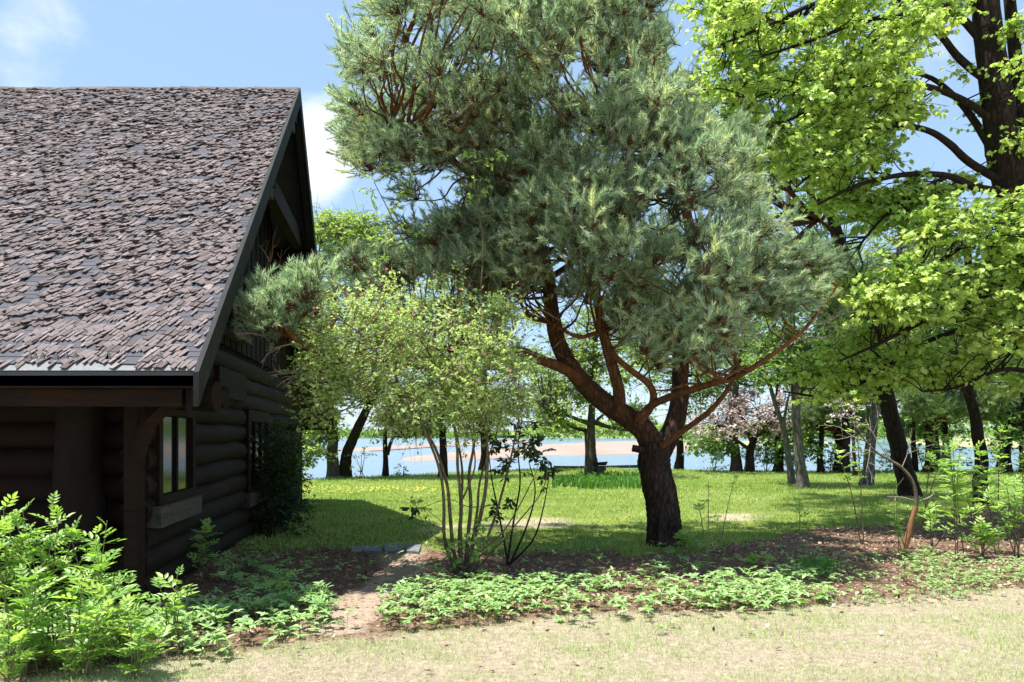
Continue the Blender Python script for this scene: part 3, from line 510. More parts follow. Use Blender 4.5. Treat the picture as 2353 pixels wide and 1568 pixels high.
# ------------------------------------------------------------------ generic broad-leaved crown
def leaf_crown(tree, cents, skel, nper, R, flat, lsize, m, mt, tpl=(OV, OVF), conn=(.02, .006), parts=0, droop=.35, up=.3, stuffname='foliage', var0=.5, twr=.0035, bare=0, sag=-.05):
    tw = MB(); lf = MB(); O = []; FR = []; S_ = []; V_ = []; connect(tw, cents, skel, conn[0], conn[1], 0, sag, up)
    for c_ in cents:
        n = max(3, int(rng.normal(nper, nper * .25))); nt_ = max(2, n // 6); e = c_ + rng.normal(0, .55, (nt_, 3)) * R * np.array([1, 1, flat]); a = c_ + rng.normal(0, .12, (nt_, 3)) * R
        twigs(tw, a, e, twr * 1.4, twr, 0, .1); k = rng.integers(0, nt_, n); t = rng.uniform(.35, 1.02, n)[:, None]; td = unit(e - a)[k]; o = a[k] + (e - a)[k] * t
        d = unit(td * .5 + rng.normal(0, .6, (n, 3)) * [1, 1, .5] + [0, 0, -droop]); nn = unit(rng.normal(0, .6, (n, 3)) + [0, -.5, .8]); O.append(o + d * lsize * .15); FR.append(frames(d, nn)); S_.append(lsize * rng.uniform(.6, 1.2, n)); V_.append(np.clip(rng.normal(var0, .2, n) + rng.normal(0, .1), 0, 1))
    for _ in range(bare): c_ = cents[rng.integers(len(cents))]; e = c_ + rng.normal(0, 1, (8, 3)) * R * 1.2; twigs(tw, np.repeat(c_[None], 8, 0), e, twr * 1.5, twr * .7, 0, .2)
    O = np.vstack(O); FR = np.concatenate(FR); S_ = np.concatenate(S_); V_ = np.concatenate(V_)
    if parts: k = parts_from('leaf', tpl[0], tpl[1], m, O, FR, S_, V_, tree, parts); O, FR, S_, V_ = O[k], FR[k], S_[k], V_[k]
    inst(lf, tpl[0], tpl[1], O, FR, S_, V_); tag(tw.build('twigs', mt, tree), kind='stuff'); tag(lf.build(stuffname, m, tree), kind='stuff')
# ------------------------------------------------------------------ maple on the right
YM = 14.5
def Wm(*pts): return [W(p[0], p[1], YM + (p[2] if len(p) > 2 else 0)) for p in pts]
maple = thing('maple_tree', 'tall maple at the right edge with bright yellow-green spring leaves', 'tree', G(2440, 1202)); mk = []
mk.append(flare(maple, Wm((2440, 1204), (2430, 1000), (2400, 760), (2355, 560), (2325, 430), (2303, 330), (2288, 200), (2272, 90), (2258, -80), (2240, -300)), .39, .19, M['darkbark'], 36, 0., .05, 1.3))
for pts, r0, r1 in (
    (((2370, 600), (2345, 440, .3), (2345, 250, .4), (2325, 60, .4), (2310, -120, .4)), .12, .07), (((2330, 445), (2240, 430, -.3), (2180, 405, -.6), (2100, 400, -.9), (2030, 410, -1.2), (1960, 430, -1.5), (1880, 470, -1.6)), .06, .015),
    (((2180, 405, -.6), (2110, 440, -.9), (2040, 490, -1.1), (1990, 545, -1.3), (1950, 600, -1.5)), .032, .012), (((2315, 425), (2230, 375, -.2), (2180, 330, -.4), (2130, 300, -.5), (2060, 290, -.8), (1990, 315, -1.), (1900, 370, -1.3), (1830, 430, -1.6)), .06, .015),
    (((2310, 400), (2265, 320, .1), (2210, 240, .2), (2140, 180, .2), (2050, 160, 0)), .07, .02), (((2292, 290), (2230, 240, -.2), (2150, 205, -.4), (2060, 190, -.8), (1960, 210, -1.2), (1850, 260, -1.6), (1750, 300, -1.9)), .055, .014),
    (((2288, 200), (2210, 140, -.1), (2150, 70, -.3), (2080, 40, -.6), (1980, 50, -1.), (1860, 95, -1.4), (1750, 130, -1.7)), .06, .014), (((2272, 110), (2180, 20, -.2), (2050, -10, -.7), (1900, 0, -1.), (1760, 60, -1.3), (1640, 110, -1.5)), .06, .014),
    (((2375, 650), (2300, 660, -.7), (2220, 690, -1.2), (2120, 740, -1.6), (2020, 790, -1.8), (1930, 830, -1.8)), .05, .013), (((2400, 760), (2300, 740, -.4), (2200, 760, -.5), (2100, 800, -.6), (2000, 870, -.5), (1900, 910, -.4), (1800, 900, -.4)), .045, .012),
    (((2340, 500), (2280, 510, -1.), (2220, 560, -1.6), (2160, 600, -1.8), (2100, 620, -2.)), .045, .012), (((2430, 900), (2380, 860, -.8), (2300, 850, -1.2), (2200, 890, -1.4), (2120, 900, -1.5)), .04, .012), (((2250, -60), (2100, -120, -.5), (1900, -110, -1.), (1700, -40, -1.2)), .06, .015), (((1700, 240, -1.7), (1760, 215, -1.6), (1860, 190, -1.3), (1960, 130, -1.), (2060, 60, -.7)), .01, .03)):
    mk.append(limb(maple, Wm(*pts), r0 * 1.3, r1 * 1.3, M['darkbark'], 'limb', 8, 0, .04))
mskel = np.vstack([p[2:] for p in mk[1:]])
mholes = [(2150, 150, 45), (2200, 110, 35), (2110, 340, 38), (2190, 290, 45), (2230, 350, 25), (2060, 620, 0), (1990, 600, 34), (1930, 560, 30), (2210, 470, 24), (2120, 640, 20), (2080, 560, 22), (1880, 520, 14), (2320, 260, 25), (1900, 640, 20)]
def mgap(px, py):
    r = np.zeros(len(px), bool)
    for (a, b, c_) in mholes: r |= (px - a) ** 2 + (py - b) ** 2 < (c_ + 26) ** 2
    tr = np.interp(py, [-100, 100, 330, 430], [2255, 2272, 2305, 2330]); return r | ((np.abs(px - tr) < 55) & (py < 440) & (rng.random(len(px)) < .85))
mc = np.vstack([sample_poly([(1600, -60), (1560, 80), (1625, 130), (1640, 190), (1560, 215), (1590, 270), (1680, 330), (1750, 400), (1900, 410), (2050, 360), (2120, 250), (2140, 100), (2200, -60)], 210, YM - 1.3, 1., mgap),
                sample_poly([(1600, -60), (1570, 90), (1650, 150), (1590, 215), (1700, 330), (1850, 380), (2100, 300), (2200, -60)], 90, YM + .6, .9, mgap),
                sample_poly([(2120, 480), (2353, 430), (2450, 500), (2450, 760), (2353, 800), (2200, 790), (2100, 760), (1950, 720), (1980, 670), (2080, 580)], 125, YM - 2., .7),
                sample_poly([(1860, 430), (2120, 400), (2250, 420), (2200, 500), (2120, 600), (1960, 660), (1850, 620)], 70, YM - .4, .8, mgap), sample_poly([(1350, -60), (2250, -60), (2250, -380), (1400, -380)], 95, YM + 2.8, 2.2), sample_poly([(2120, -60), (2480, -60), (2500, 430), (2350, 440), (2200, 400)], 40, YM - .4, 1., mgap),  # includes unseen high clumps above the frame, added to shade the lawn
                sample_poly([(1790, 830), (1950, 730), (2150, 780), (2353, 790), (2480, 800), (2400, 900), (2250, 880), (2100, 900), (1900, 930)], 62, YM - .6, .9)])
leaf_crown(maple, mc, mskel, 78, .48, .42, .094, M['maple'], M['darkbark'], (MPL, MPF), (.016, .006), 290, .45, .3)
# ------------------------------------------------------------------ many-stemmed shrub in front of the pine
YH = 9.2
def Wh(*pts): return [W(p[0], p[1], YH + (p[2] if len(p) > 2 else 0)) for p in pts]
shrub = thing('honeysuckle_shrub', 'tall many-stemmed shrub with small pale leaves and a few pink flowers', 'shrub', G(1060, 1318)); hs = []
for pts, r0, r1 in (
    (((1052, 1318), (1040, 1250), (1034, 1180), (1026, 1110), (1000, 1030, .1), (960, 960, .2), (910, 880, .3), (860, 800, .4)), .034, .012), (((1062, 1320), (1056, 1240), (1060, 1160, -.1), (1052, 1080, -.1), (1048, 1000, -.2), (1020, 900, -.3), (980, 800, -.4)), .036, .012),
    (((1070, 1320), (1075, 1240, .1), (1082, 1160, .15), (1078, 1090, .2), (1090, 1010, .3), (1082, 920, .3), (1100, 820, .3)), .036, .012), (((1066, 1318), (1090, 1240, -.1), (1112, 1150, -.2), (1120, 1070, -.2), (1118, 980, -.3), (1110, 900, -.4), (1120, 800, -.5)), .038, .012),
    (((1078, 1320), (1110, 1260, .1), (1140, 1180, .2), (1165, 1090, .3), (1185, 1000, .3), (1200, 920, .4)), .028, .01), (((1048, 1316), (1022, 1240, -.2), (1020, 1150, -.3), (1010, 1080, -.3), (980, 1000, -.4), (930, 900, -.5), (840, 780, -.5), (760, 720, -.5)), .03, .01),
    (((1060, 1300), (1058, 1180, .3), (1062, 1080, .4), (1040, 960, .6), (1000, 860, .7)), .028, .01), (((1075, 1300), (1096, 1180, .3), (1104, 1100, .4), (1140, 1000, .6), (1160, 900, .6)), .024, .01), (((1056, 1160, -.1), (1075, 1120, -.2), (1092, 1060, -.2), (1075, 960, -.2)), .018, .008),
    (((1068, 1318), (1100, 1270, -.3), (1150, 1230, -.5), (1195, 1160, -.5), (1235, 1080, -.4)), .018, .006), (((1082, 1318), (1130, 1270, -.3), (1190, 1200, -.4), (1245, 1130, -.4), (1262, 1060, -.3)), .016, .005), (((1060, 1318), (1035, 1260, -.2), (995, 1230, -.3), (960, 1180, -.3)), .012, .004), (((1300, 1320, 0), (1300, 1320, 0)), 0, 0)):
    if r0 == 0: continue
    hs.append(limb(shrub, Wh(*pts), r0 * .72, r1 * .8, M['shrubbark'], 'stem', 8, 0, .07))
hsk = np.vstack([p[len(p) // 2:] for p in hs])
hc = np.vstack([sample_poly([(690, 730), (760, 665), (860, 650), (960, 690), (1080, 720), (1180, 760), (1210, 830), (1180, 920), (1060, 960), (930, 940), (880, 860), (780, 830), (690, 810)], 120, YH - .1, .8),
                sample_poly([(690, 780), (800, 820), (850, 850), (810, 900), (730, 950), (700, 930), (740, 890), (690, 860)], 26, YH - .2, .5), sample_poly([(860, 900), (1200, 900), (1180, 1000), (1060, 990), (1000, 960), (900, 990)], 44, YH + .1, .7),
                sample_poly([(1130, 700), (1180, 690), (1200, 740), (1130, 740)], 5, YH - .2, .2), np.array(Wh((700, 950), (715, 945), (1010, 650), (1150, 715), (1140, 740), (1060, 690)))])
leaf_crown(shrub, hc, hsk, 120, .27, .95, .052, M['honey'], M['shrubbark'], (RH, RHF), (.008, .004), 0, .05, .3, 'foliage', .5, .0018, 50, .05)
g = MB(); k = rng.integers(0, 110, 85); o = hc[k] + rng.normal(0, .16, (85, 3)) + [0, -.12, .05]
for j in range(5):
    a = j * 1.2566; d = unit(np.array([[math.cos(a), -.3, math.sin(a)]]) + rng.normal(0, .25, (85, 3))); inst(g, RH, RHF, o, frames(d, np.array([[0, -1., .4]])), .02, rng.random(85))
tag(g.build('pink_flowers', M['rosepink'], shrub), kind='stuff')
leaf_crown(shrub, np.array(Wh((1080, 1270, -.3), (1110, 1240, -.3), (1060, 1245, -.3), (1140, 1255, -.3), (1040, 1290, -.3), (960, 1165, -.3), (980, 1200, -.3), (1100, 1200, -.3))), np.vstack([p[:8] for p in hs]), 40, .12, .8, .06, M['ash'], M['stem'], (OV, OVF), (.006, .003), 0, .1, .3, 'low_leaves')
# dark-leaved shrub seen against the light behind it
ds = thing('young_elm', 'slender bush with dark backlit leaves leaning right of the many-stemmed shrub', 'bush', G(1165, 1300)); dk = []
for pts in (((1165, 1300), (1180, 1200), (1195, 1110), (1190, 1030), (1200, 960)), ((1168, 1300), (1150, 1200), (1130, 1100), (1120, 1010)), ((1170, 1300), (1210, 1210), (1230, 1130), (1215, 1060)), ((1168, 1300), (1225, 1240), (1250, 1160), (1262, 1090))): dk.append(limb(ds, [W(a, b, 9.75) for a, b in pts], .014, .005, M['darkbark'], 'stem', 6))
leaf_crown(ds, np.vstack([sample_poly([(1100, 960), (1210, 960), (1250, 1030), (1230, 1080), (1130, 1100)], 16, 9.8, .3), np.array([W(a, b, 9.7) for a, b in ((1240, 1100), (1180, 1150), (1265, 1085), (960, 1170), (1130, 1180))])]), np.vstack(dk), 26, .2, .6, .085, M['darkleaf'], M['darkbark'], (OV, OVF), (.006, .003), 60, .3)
# bright leafy vine caught in the pine's left side
vn = thing('leafy_vine', 'bright green leafy vine hanging through the left side of the pine', 'vine', W(900, 700, 10.0)); vp = [limb(vn, [W(a, b, c_) for a, b, c_ in q], .012, .005, M['shrubbark'], 'stem', 5) for q in (((980, 800, 9.6), (960, 640, 9.7), (900, 500, 9.8), (860, 420, 9.8)), ((1100, 720, 9.6), (1110, 560, 9.6), (1090, 430, 9.6), (1090, 330, 9.6)), ((1180, 760, 9.4), (1170, 700, 9.4), (1165, 660, 9.4)))]
leaf_crown(vn, np.array([W(a, b, c_) for a, b, c_ in ((860, 415, 9.7), (900, 400, 9.7), (930, 440, 9.7), (905, 475, 9.7), (850, 440, 9.8), (940, 520, 9.7), (905, 550, 9.8), (880, 600, 9.9), (1080, 340, 9.5), (1110, 370, 9.5), (1120, 420, 9.5), (1090, 450, 9.5), (1140, 350, 9.5), (1050, 430, 9.6), (1060, 640, 9.4), (990, 660, 9.4), (1165, 690, 9.3), (1155, 730, 9.3))]), np.vstack(vp), 34, .17, .9, .06, M['ash'], M['shrubbark'], (OV, OVF), (.005, .003), 60, .1)
# ------------------------------------------------------------------ trees farther back
def bg_tree(name, label, cat, base, guides, clumps, nper, R, lsize, m, bark, group=None, flat=.7, var0=.5, needles=False, tpl=(RH, RHF), bare=0, seg=10, droop=.2):
    """guides: (points with depth, r0, r1); clumps: (polygon, count, depth, half depth)"""
    t = thing(name, label, cat, base, group); sk_ = []; seg = 16
    for i, (pts, r0, r1) in enumerate(guides): P = [W(*p) for p in pts]; sk_.append(flare(t, P, r0, r1, bark, seg, 0, .07, 1.35) if i == 0 else limb(t, P, r0, r1, bark, 'limb', 6, .3, .04, 4))
    s_ = np.vstack([p[len(p) // 3:] for p in sk_]); cs = np.vstack([sample_poly(c_[0], int(c_[1] * 1.6), *c_[2:]) for c_ in clumps])
    if needles: pine_crown(t, cs, s_, nper, R, m, .4, bark, (.04, .012), lsize)
    else: leaf_crown(t, cs, s_, int(nper * 1.2), R, flat, lsize * 1.3, m, bark, tpl, (.03, .008), 0, droop, .3, 'foliage', var0, .006, bare)
    return t
g_ = 'trees along the lake shore'
bg_tree('shore_tree', 'upright grey trunk by the lake, left of its leaning neighbour', 'tree', G(768, 1099), [(((768, 1100, 29.6), (764, 1050, 29.6), (765, 990, 29.6), (758, 920, 29.6), (760, 800, 29.6), (770, 640, 29.6), (765, 520, 29.6)), .24, .06), (((765, 985, 29.6), (750, 955, 29.4), (735, 925, 29.)), .07, .02), (((758, 900, 29.6), (800, 780, 29.), (830, 640, 29)), .08, .02), (((760, 800, 29.6), (730, 700, 29.), (735, 560, 29)), .08, .02)],
    [([(715, 500), (760, 480), (850, 500), (880, 560), (860, 640), (730, 640)], 46, 29.5, 1.6), ([(690, 950), (750, 920), (770, 980), (740, 1005), (690, 1000)], 16, 29, .8), ([(670, 990), (750, 1000), (745, 1050), (680, 1060)], 9, 29, .8), ([(740, 800), (900, 800), (860, 930), (760, 940)], 16, 29, 1.5), ([(720, 640), (900, 640), (900, 800), (740, 800)], 26, 29.5, 1.5)], 60, .62, .13, M['pale'], M['greybark'], g_, bare=12)
bg_tree('shore_tree', 'trunk leaning right over the lake beside an upright grey trunk', 'tree', G(797, 1097), [(((792, 1098, 29.7), (797, 1045, 29.7), (822, 985, 29.7), (850, 925, 29.7), (880, 850, 29.7), (900, 740, 29.7), (900, 600, 29.7)), .23, .06), (((850, 925, 29.7), (830, 890, 29.4), (815, 850, 29)), .06, .02), (((865, 890, 29.7), (900, 860, 29.4), (940, 830, 29)), .06, .02)],
    [([(800, 510), (880, 500), (950, 560), (960, 650), (820, 640)], 22, 30, 1.5), ([(830, 860), (900, 880), (880, 940), (830, 930)], 6, 29.5, .6), ([(860, 700), (1000, 700), (980, 840), (880, 840)], 16, 30, 1.5), ([(820, 850), (870, 850), (860, 900), (820, 900)], 4, 29, .6)], 55, .6, .13, M['pale'], M['darkbark'], g_, bare=10)
bg_tree('cedar', 'short forked dark stem with flat grey-green foliage at the water edge', 'tree', G(888, 1096), [(((886, 1097, 30.5), (886, 1060, 30.5), (885, 1005, 30.5), (890, 960, 30.5)), .12, .06), (((890, 1045, 30.5), (897, 1020, 30.4), (905, 1003, 30.4)), .08, .05)],
    [([(865, 960), (940, 950), (1010, 965), (1000, 1000), (900, 1000), (865, 985)], 26, 30.3, 1.0)], 60, .42, .09, M['needle_dull'], M['darkbark'], g_, flat=.3, tpl=(RH, RHF), bare=10)
bg_tree('shore_tree', 'thin straight trunk seen through the shrub stems, by the lake', 'tree', G(1018, 1098), [(((1018, 1098, 30), (1019, 1040, 30), (1016, 960, 30), (1020, 820, 30), (1010, 700, 30)), .17, .06), (((1016, 960, 30), (1050, 900, 29.7), (1080, 880, 29.5)), .05, .02)],
    [([(930, 880), (1120, 880), (1130, 960), (1060, 980), (940, 960)], 24, 30, 1.4), ([(900, 700), (1120, 700), (1120, 880), (920, 880)], 28, 30, 1.6)], 55, .6, .13, M['mid'], M['darkbark'], g_)
bg_tree('shore_tree', 'pair of fused trunks with drooping side branches behind the pine fork', 'tree', G(1362, 1097), [(((1366, 1098, 30.2), (1360, 1050, 30.2), (1358, 990, 30.2), (1360, 940, 30.2), (1365, 860, 30.2), (1370, 740, 30.2)), .21, .08), (((1350, 1098, 30.6), (1352, 1050, 30.6), (1350, 1010, 30.6), (1345, 990, 30.5), (1325, 985, 30.3), (1300, 972, 30), (1280, 968, 29.8)), .15, .04), (((1360, 975, 30.1), (1330, 965, 29.7), (1290, 950, 29.3), (1250, 940, 29)), .1, .03), (((1366, 970, 30.2), (1400, 982, 29.8), (1450, 990, 29.5)), .1, .04), (((1372, 965, 30.2), (1400, 945, 30), (1440, 940, 30)), .06, .02)],
    [([(1215, 820), (1330, 800), (1440, 840), (1440, 930), (1350, 940), (1260, 960), (1220, 920)], 44, 30, 1.6), ([(1400, 940), (1500, 930), (1490, 975), (1420, 980)], 10, 30, 1), ([(1240, 940), (1330, 940), (1300, 985), (1250, 980)], 9, 29.6, .8), ([(1280, 700), (1480, 700), (1480, 830), (1280, 820)], 26, 30.5, 1.6)], 60, .55, .12, M['pale'], M['greybark'], g_, bare=14)
bg_tree('crabapple_tree', 'low spreading crabapple covered in pale pink blossom near the water', 'tree', G(1722, 1085), [(((1722, 1086, 34), (1724, 1040, 34), (1735, 1000, 34), (1745, 960, 34)), .2, .09), (((1724, 1035, 34), (1690, 1010, 33.6), (1650, 980, 33)), .09, .03), (((1730, 1010, 34), (1765, 980, 33.6), (1790, 940, 33)), .09, .03), (((1728, 1020, 34), (1710, 970, 33.5), (1690, 920, 33)), .09, .03)],
    [([(1585, 990), (1620, 940), (1700, 900), (1820, 880), (1850, 940), (1800, 990), (1720, 1000), (1650, 1005)], 36, 33.4, 1.7)], 62, .5, .11, M['pink'], M['darkbark'], None, tpl=(RH, RHF))
bg_tree('shore_tree', 'pale grooved trunk just left of the pink crabapple trunk', 'tree', G(1690, 1085), [(((1692, 1085, 34.6), (1690, 1040, 34.6), (1684, 990, 34.6), (1690, 900, 34.6), (1700, 800, 34.6)), .24, .1)],
    [([(1590, 990), (1660, 1000), (1700, 1040), (1640, 1040), (1580, 1030)], 16, 34.6, 1), ([(1580, 700), (1800, 700), (1830, 880), (1600, 900)], 44, 35.4, 1.8)], 55, .6, .13, M['mid'], M['greybark'], g_)
bg_tree('aspen_tree', 'smooth grey aspen trunk standing on the shaded lawn', 'tree', G(1843, 1122), [(((1846, 1123, 24.2), (1838, 1060, 24.2), (1831, 990, 24.2), (1828, 920, 24.2), (1822, 800, 24.2), (1815, 600, 24.2), (1810, 420, 24.2)), .17, .07), (((1826, 880, 24.2), (1860, 800, 24), (1900, 700, 24)), .06, .02), (((1822, 790, 24.2), (1790, 700, 24), (1780, 600, 24)), .06, .02)],
    [([(1720, 760), (1980, 740), (1990, 880), (1880, 900), (1740, 880)], 46, 24.5, 1.6), ([(1740, 560), (1980, 560), (1980, 740), (1740, 740)], 22, 24.5, 1.6)], 58, .5, .11, M['mid'], M['palebark'])
bg_tree('aspen_tree', 'thin pale aspen stem leaning left beside a thicker grey trunk', 'tree', G(1818, 1112), [(((1820, 1113, 26), (1812, 1050, 26), (1802, 990, 26), (1785, 940, 26), (1770, 890, 26), (1740, 800, 26)), .11, .05), (((1800, 985, 26), (1806, 940, 26), (1815, 900, 26)), .06, .03)], [([(1690, 780), (1800, 780), (1830, 860), (1720, 880)], 16, 26, 1.2)], 50, .5, .11, M['mid'], M['palebark'])
bg_tree('birch_tree', 'white birch trunk with dark scarred base leaning right', 'tree', G(1992, 1117), [(((1990, 1117, 25.2), (1996, 1080, 25.2), (2000, 1020, 25.2), (2008, 960, 25.2), (2018, 900, 25.2), (2035, 800, 25.2), (2060, 640, 25.2), (2075, 480, 25.2)), .19, .08), (((2030, 830, 25.2), (2060, 740, 25), (2100, 640, 25)), .08, .03)],
    [([(1980, 700), (2120, 680), (2150, 850), (2040, 900), (1960, 860)], 34, 25.5, 1.5), ([(2000, 460), (2160, 460), (2160, 680), (2000, 680)], 26, 25.5, 1.5)], 56, .5, .10, M['pale'], M['birchbark'], bare=12)
bg_tree('leaning_pine', 'dark leaning pine trunk rising left across the right half of the yard', 'tree', G(2090, 1141), [(((2092, 1142, 20.8), (2070, 1050, 20.8), (2048, 960, 20.8), (2026, 870, 20.8), (1995, 760, 20.8), (1955, 640, 20.8), (1925, 540, 20.8), (1905, 470, 20.8), (1885, 380, 20.8)), .24, .11), (((1925, 545, 20.8), (1900, 520, 20.7), (1880, 505, 20.5)), .08, .03), (((2018, 850, 20.8), (1970, 860, 20.3), (1900, 900, 20)), .06, .02), (((2000, 780, 20.8), (2060, 720, 20.5), (2120, 680, 20)), .06, .02)],
    [([(1900, 650), (2080, 640), (2150, 720), (2060, 800), (1920, 820)], 18, 20.5, 1.5), ([(1600, 200), (1980, 180), (2010, 440), (1640, 480)], 30, 19.3, 1.8)], 36, .6, 1.5, M['needle_dull'], M['darkbark'], needles=True, seg=14)
bg_tree('young_maple', 'dark crooked trunk on the right wrapped in young light leaves', 'tree', G(2255, 1167), [(((2256, 1168, 17.6), (2252, 1110, 17.6), (2256, 1060, 17.6), (2246, 1000, 17.6), (2240, 950, 17.6), (2222, 890, 17.6), (2215, 800, 17.6), (2225, 650, 17.6), (2220, 520, 17.6)), .155, .07), (((2236, 930, 17.6), (2215, 900, 17.5), (2190, 870, 17.3)), .05, .02)],
    [([(2140, 640), (2420, 620), (2420, 800), (2280, 850), (2140, 800)], 34, 17.6, 1.3)], 56, .42, .1, M['mid'], M['darkbark'])
for (lab, bx, by, Y_, pts, r, crown, m_, bk, nd) in (
    ('dark stem at the shore left of the thin aspen', 1788, 1084, 34.5, [(1788, 1085), (1790, 1040), (1785, 960), (1790, 850)], .2, [([(1740, 960), (1880, 960), (1890, 1040), (1820, 1060), (1750, 1040)], 22, 34.8, 1.2)], 'mid', 'darkbark', False),
    ('small dark conifer with horizontal dead boughs near the water', 1885, 1083, 34, [(1886, 1084), (1884, 1050), (1888, 1010), (1890, 930), (1895, 850), (1900, 760)], .13, [([(1840, 860), (1980, 830), (1980, 1000), (1900, 1010), (1840, 960)], 30, 34, 1.3)], 'needle_dull', 'darkbark', True),
    ('reddish straight trunk at the shore in front of the water', 1940, 1086, 33.5, [(1940, 1087), (1942, 1050), (1945, 1000), (1943, 960), (1950, 850), (1950, 700)], .2, [([(1890, 600), (2060, 600), (2080, 830), (1940, 880)], 26, 34, 1.5)], 'needle_dull', 'pinebark', True),
    ('dark spreading pine trunk behind the leaning trunk on the right', 2145, 1084, 33.8, [(2142, 1085), (2144, 1040), (2140, 990), (2150, 950), (2140, 860), (2150, 700)], .32, [([(2060, 780), (2260, 780), (2290, 950), (2180, 980), (2060, 950)], 46, 34, 1.8), ([(2060, 560), (2300, 560), (2300, 780), (2060, 780)], 26, 34.5, 1.8)], 'needle_dull', 'pinebark', True),
    ('slim reddish trunk between the leaning trunk and the spreading pine', 2100, 1080, 34.5, [(2100, 1081), (2102, 1050), (2098, 1010), (2100, 960), (2104, 850)], .14, [([(2060, 860), (2140, 860), (2150, 980), (2070, 1000)], 10, 35, 1)], 'mid', 'pinebark', False),
    ('thin trunk near the right edge of the shore', 2318, 1084, 34, [(2318, 1085), (2316, 1040), (2322, 980), (2318, 880), (2330, 740)], .13, [([(2240, 820), (2420, 800), (2440, 980), (2360, 1010), (2260, 980)], 34, 34, 1.8), ([(2260, 560), (2460, 540), (2460, 800), (2260, 820)], 30, 35, 1.8)], 'mid', 'darkbark', False),
    ('dark trunk at the far right shore just inside the picture', 2352, 1085, 33, [(2352, 1086), (2350, 1030), (2349, 960), (2360, 860), (2370, 700)], .15, [([(2300, 560), (2560, 540), (2580, 960), (2360, 960)], 46, 33.5, 2)], 'needle_dull', 'darkbark', True)):
    base = W(bx, by, Y_); base[2] = 0; bg_tree('shore_tree', lab, 'tree', base, [([(a, b, Y_) for a, b in pts], r, r * .4)], crown, 40 if nd else 60, .62, 2.1 if nd else .14, M[m_], M[bk], g_, needles=nd, bare=0 if nd else 6)
for (lab, bx, Y_, r, crown, m_) in (('full green tree on the shore filling the gap left of the birch', 1925, 35, .2, [([(1800, 640), (1980, 620), (2060, 760), (2040, 960), (1900, 1000), (1800, 940)], 46, 35, 1.2), ([(1740, 400), (1960, 420), (2040, 600), (1780, 660)], 26, 35.5, 1.5)], 'mid'),
    ('full green tree on the shore between birch and crooked trunk', 2172, 36, .2, [([(2080, 700), (2300, 680), (2320, 900), (2250, 1000), (2080, 1000)], 60, 36, 1.4)], 'pale'), ('broad pale tree behind the right shore trunks', 2300, 38, .2, [([(2220, 600), (2480, 560), (2500, 1000), (2280, 1020), (2220, 900)], 80, 38, 1.4)], 'mid'),
    ('light-leaved tree behind the pine crown at the shore', 1560, 38, .2, [([(1440, 640), (1700, 640), (1720, 900), (1580, 960), (1440, 900)], 50, 38, 1.6)], 'pale'), ('pale tree left of centre by the shore behind the shrub', 1110, 36, .18, [([(980, 640), (1240, 700), (1260, 940), (1100, 980), (980, 900)], 44, 36, 1.4)], 'pale')):
    base = W(bx, 1085, Y_); base[2] = hgt(base[0], Y_); bg_tree('shore_tree', lab, 'tree', base, [([tuple(x) for x in ((bx, HY + CAM * F / Y_, Y_), (bx + 3, 1030, Y_), (bx - 4, 950, Y_), (bx + 4, 850, Y_), (bx, 700, Y_))], r, r * .4)], crown, 64, .75, .15, M[m_], M['darkbark'], g_, bare=10)
# white-blossomed small tree
bg_tree('blossom_tree', 'small tree with a few white blossoms left of the white birch', 'tree', W(1965, 1090, 31) * [1, 1, 0], [(((1965, 1092, 31), (1962, 1040, 31), (1960, 980, 31), (1950, 920, 31)), .08, .04)], [([(1900, 910), (1990, 900), (1995, 960), (1930, 980)], 7, 31, .8)], 26, .4, .09, M['pink'], M['darkbark'], var0=.95, tpl=(RH, RHF))
# shore bushes
def bush(name, label, cat, poly_, n, Y_, dY, nper, R, ls, m_, base, group=None, stems=4, tpl=(OV, OVF), parts=0, bark='stem', var0=.5):
    base = np.array(base, float); base[2] = 0; t = thing(name, label, cat, base, group); cs = sample_poly(poly_, n, Y_, dY); g = MB(); sk_ = []
    for i in range(stems): c_ = cs[rng.integers(len(cs))]; P = smooth_path([base + [rng.normal(0, .04), rng.normal(0, .04), -.03], (base * .5 + c_ * .5) + [0, 0, .1], c_], 4); tube(g, P, np.linspace(.012, .005, len(P)) * max(1, R * 3), 5, 0, 0); sk_.append(P)
    g.build('stems', M[bark], t); leaf_crown(t, cs, np.vstack(sk_), nper, R, .8, ls, M[m_], M[bark], tpl, (.006, .003), parts, .15, .3, 'foliage', var0, .0025 * max(1, R * 3)); return t
for i, (a, b, w_, h_, m_, lab) in enumerate(((1640, 1078, 40, 40, 'pale', 'low pale bush under the crabapple on the shore'), (1760, 1080, 40, 60, 'mid', 'dense green bush on the shore right of the crabapple'), (1815, 1082, 42, 50, 'mid', 'green bush at the shore behind the aspens'), (1910, 1084, 44, 42, 'mid', 'shore bush around the foot of the small dark conifer'), (1968, 1084, 30, 30, 'pale', 'small light bush at the shore left of the birch'), (2050, 1082, 34, 45, 'mid', 'shore bush hidden behind the leaning trunk'), (2120, 1084, 38, 45, 'mid', 'bush at the foot of the spreading shore pine'), (2190, 1086, 46, 50, 'mid', 'leafy shore bush left of the crooked trunk'), (2290, 1086, 44, 55, 'mid', 'leafy shore bush right of the crooked trunk'), (830, 1094, 26, 50, 'pale', 'thin pale sapling clump between lakeside trunks on the left'), (925, 1094, 16, 20, 'pale', 'tiny weed right of the forked cedar stem'))):
    Y_ = shore((a - CX) * 34 / F) - .4; by = HY + CAM * F / Y_; bush('shore_bush', lab, 'bush', [(a - w_, by - h_ * .5), (a - w_ * .5, by - h_ * 1.4), (a + w_ * .5, by - h_ * 1.5), (a + w_, by - h_ * .4), (a, by)], max(5, int(w_ * h_ / 130)) if i < 9 else 6, Y_, .5, 42 if i < 9 else 16, .42, .11, m_, W(a, by, Y_), 'bushes along the lake shore', 4, bark='darkbark')
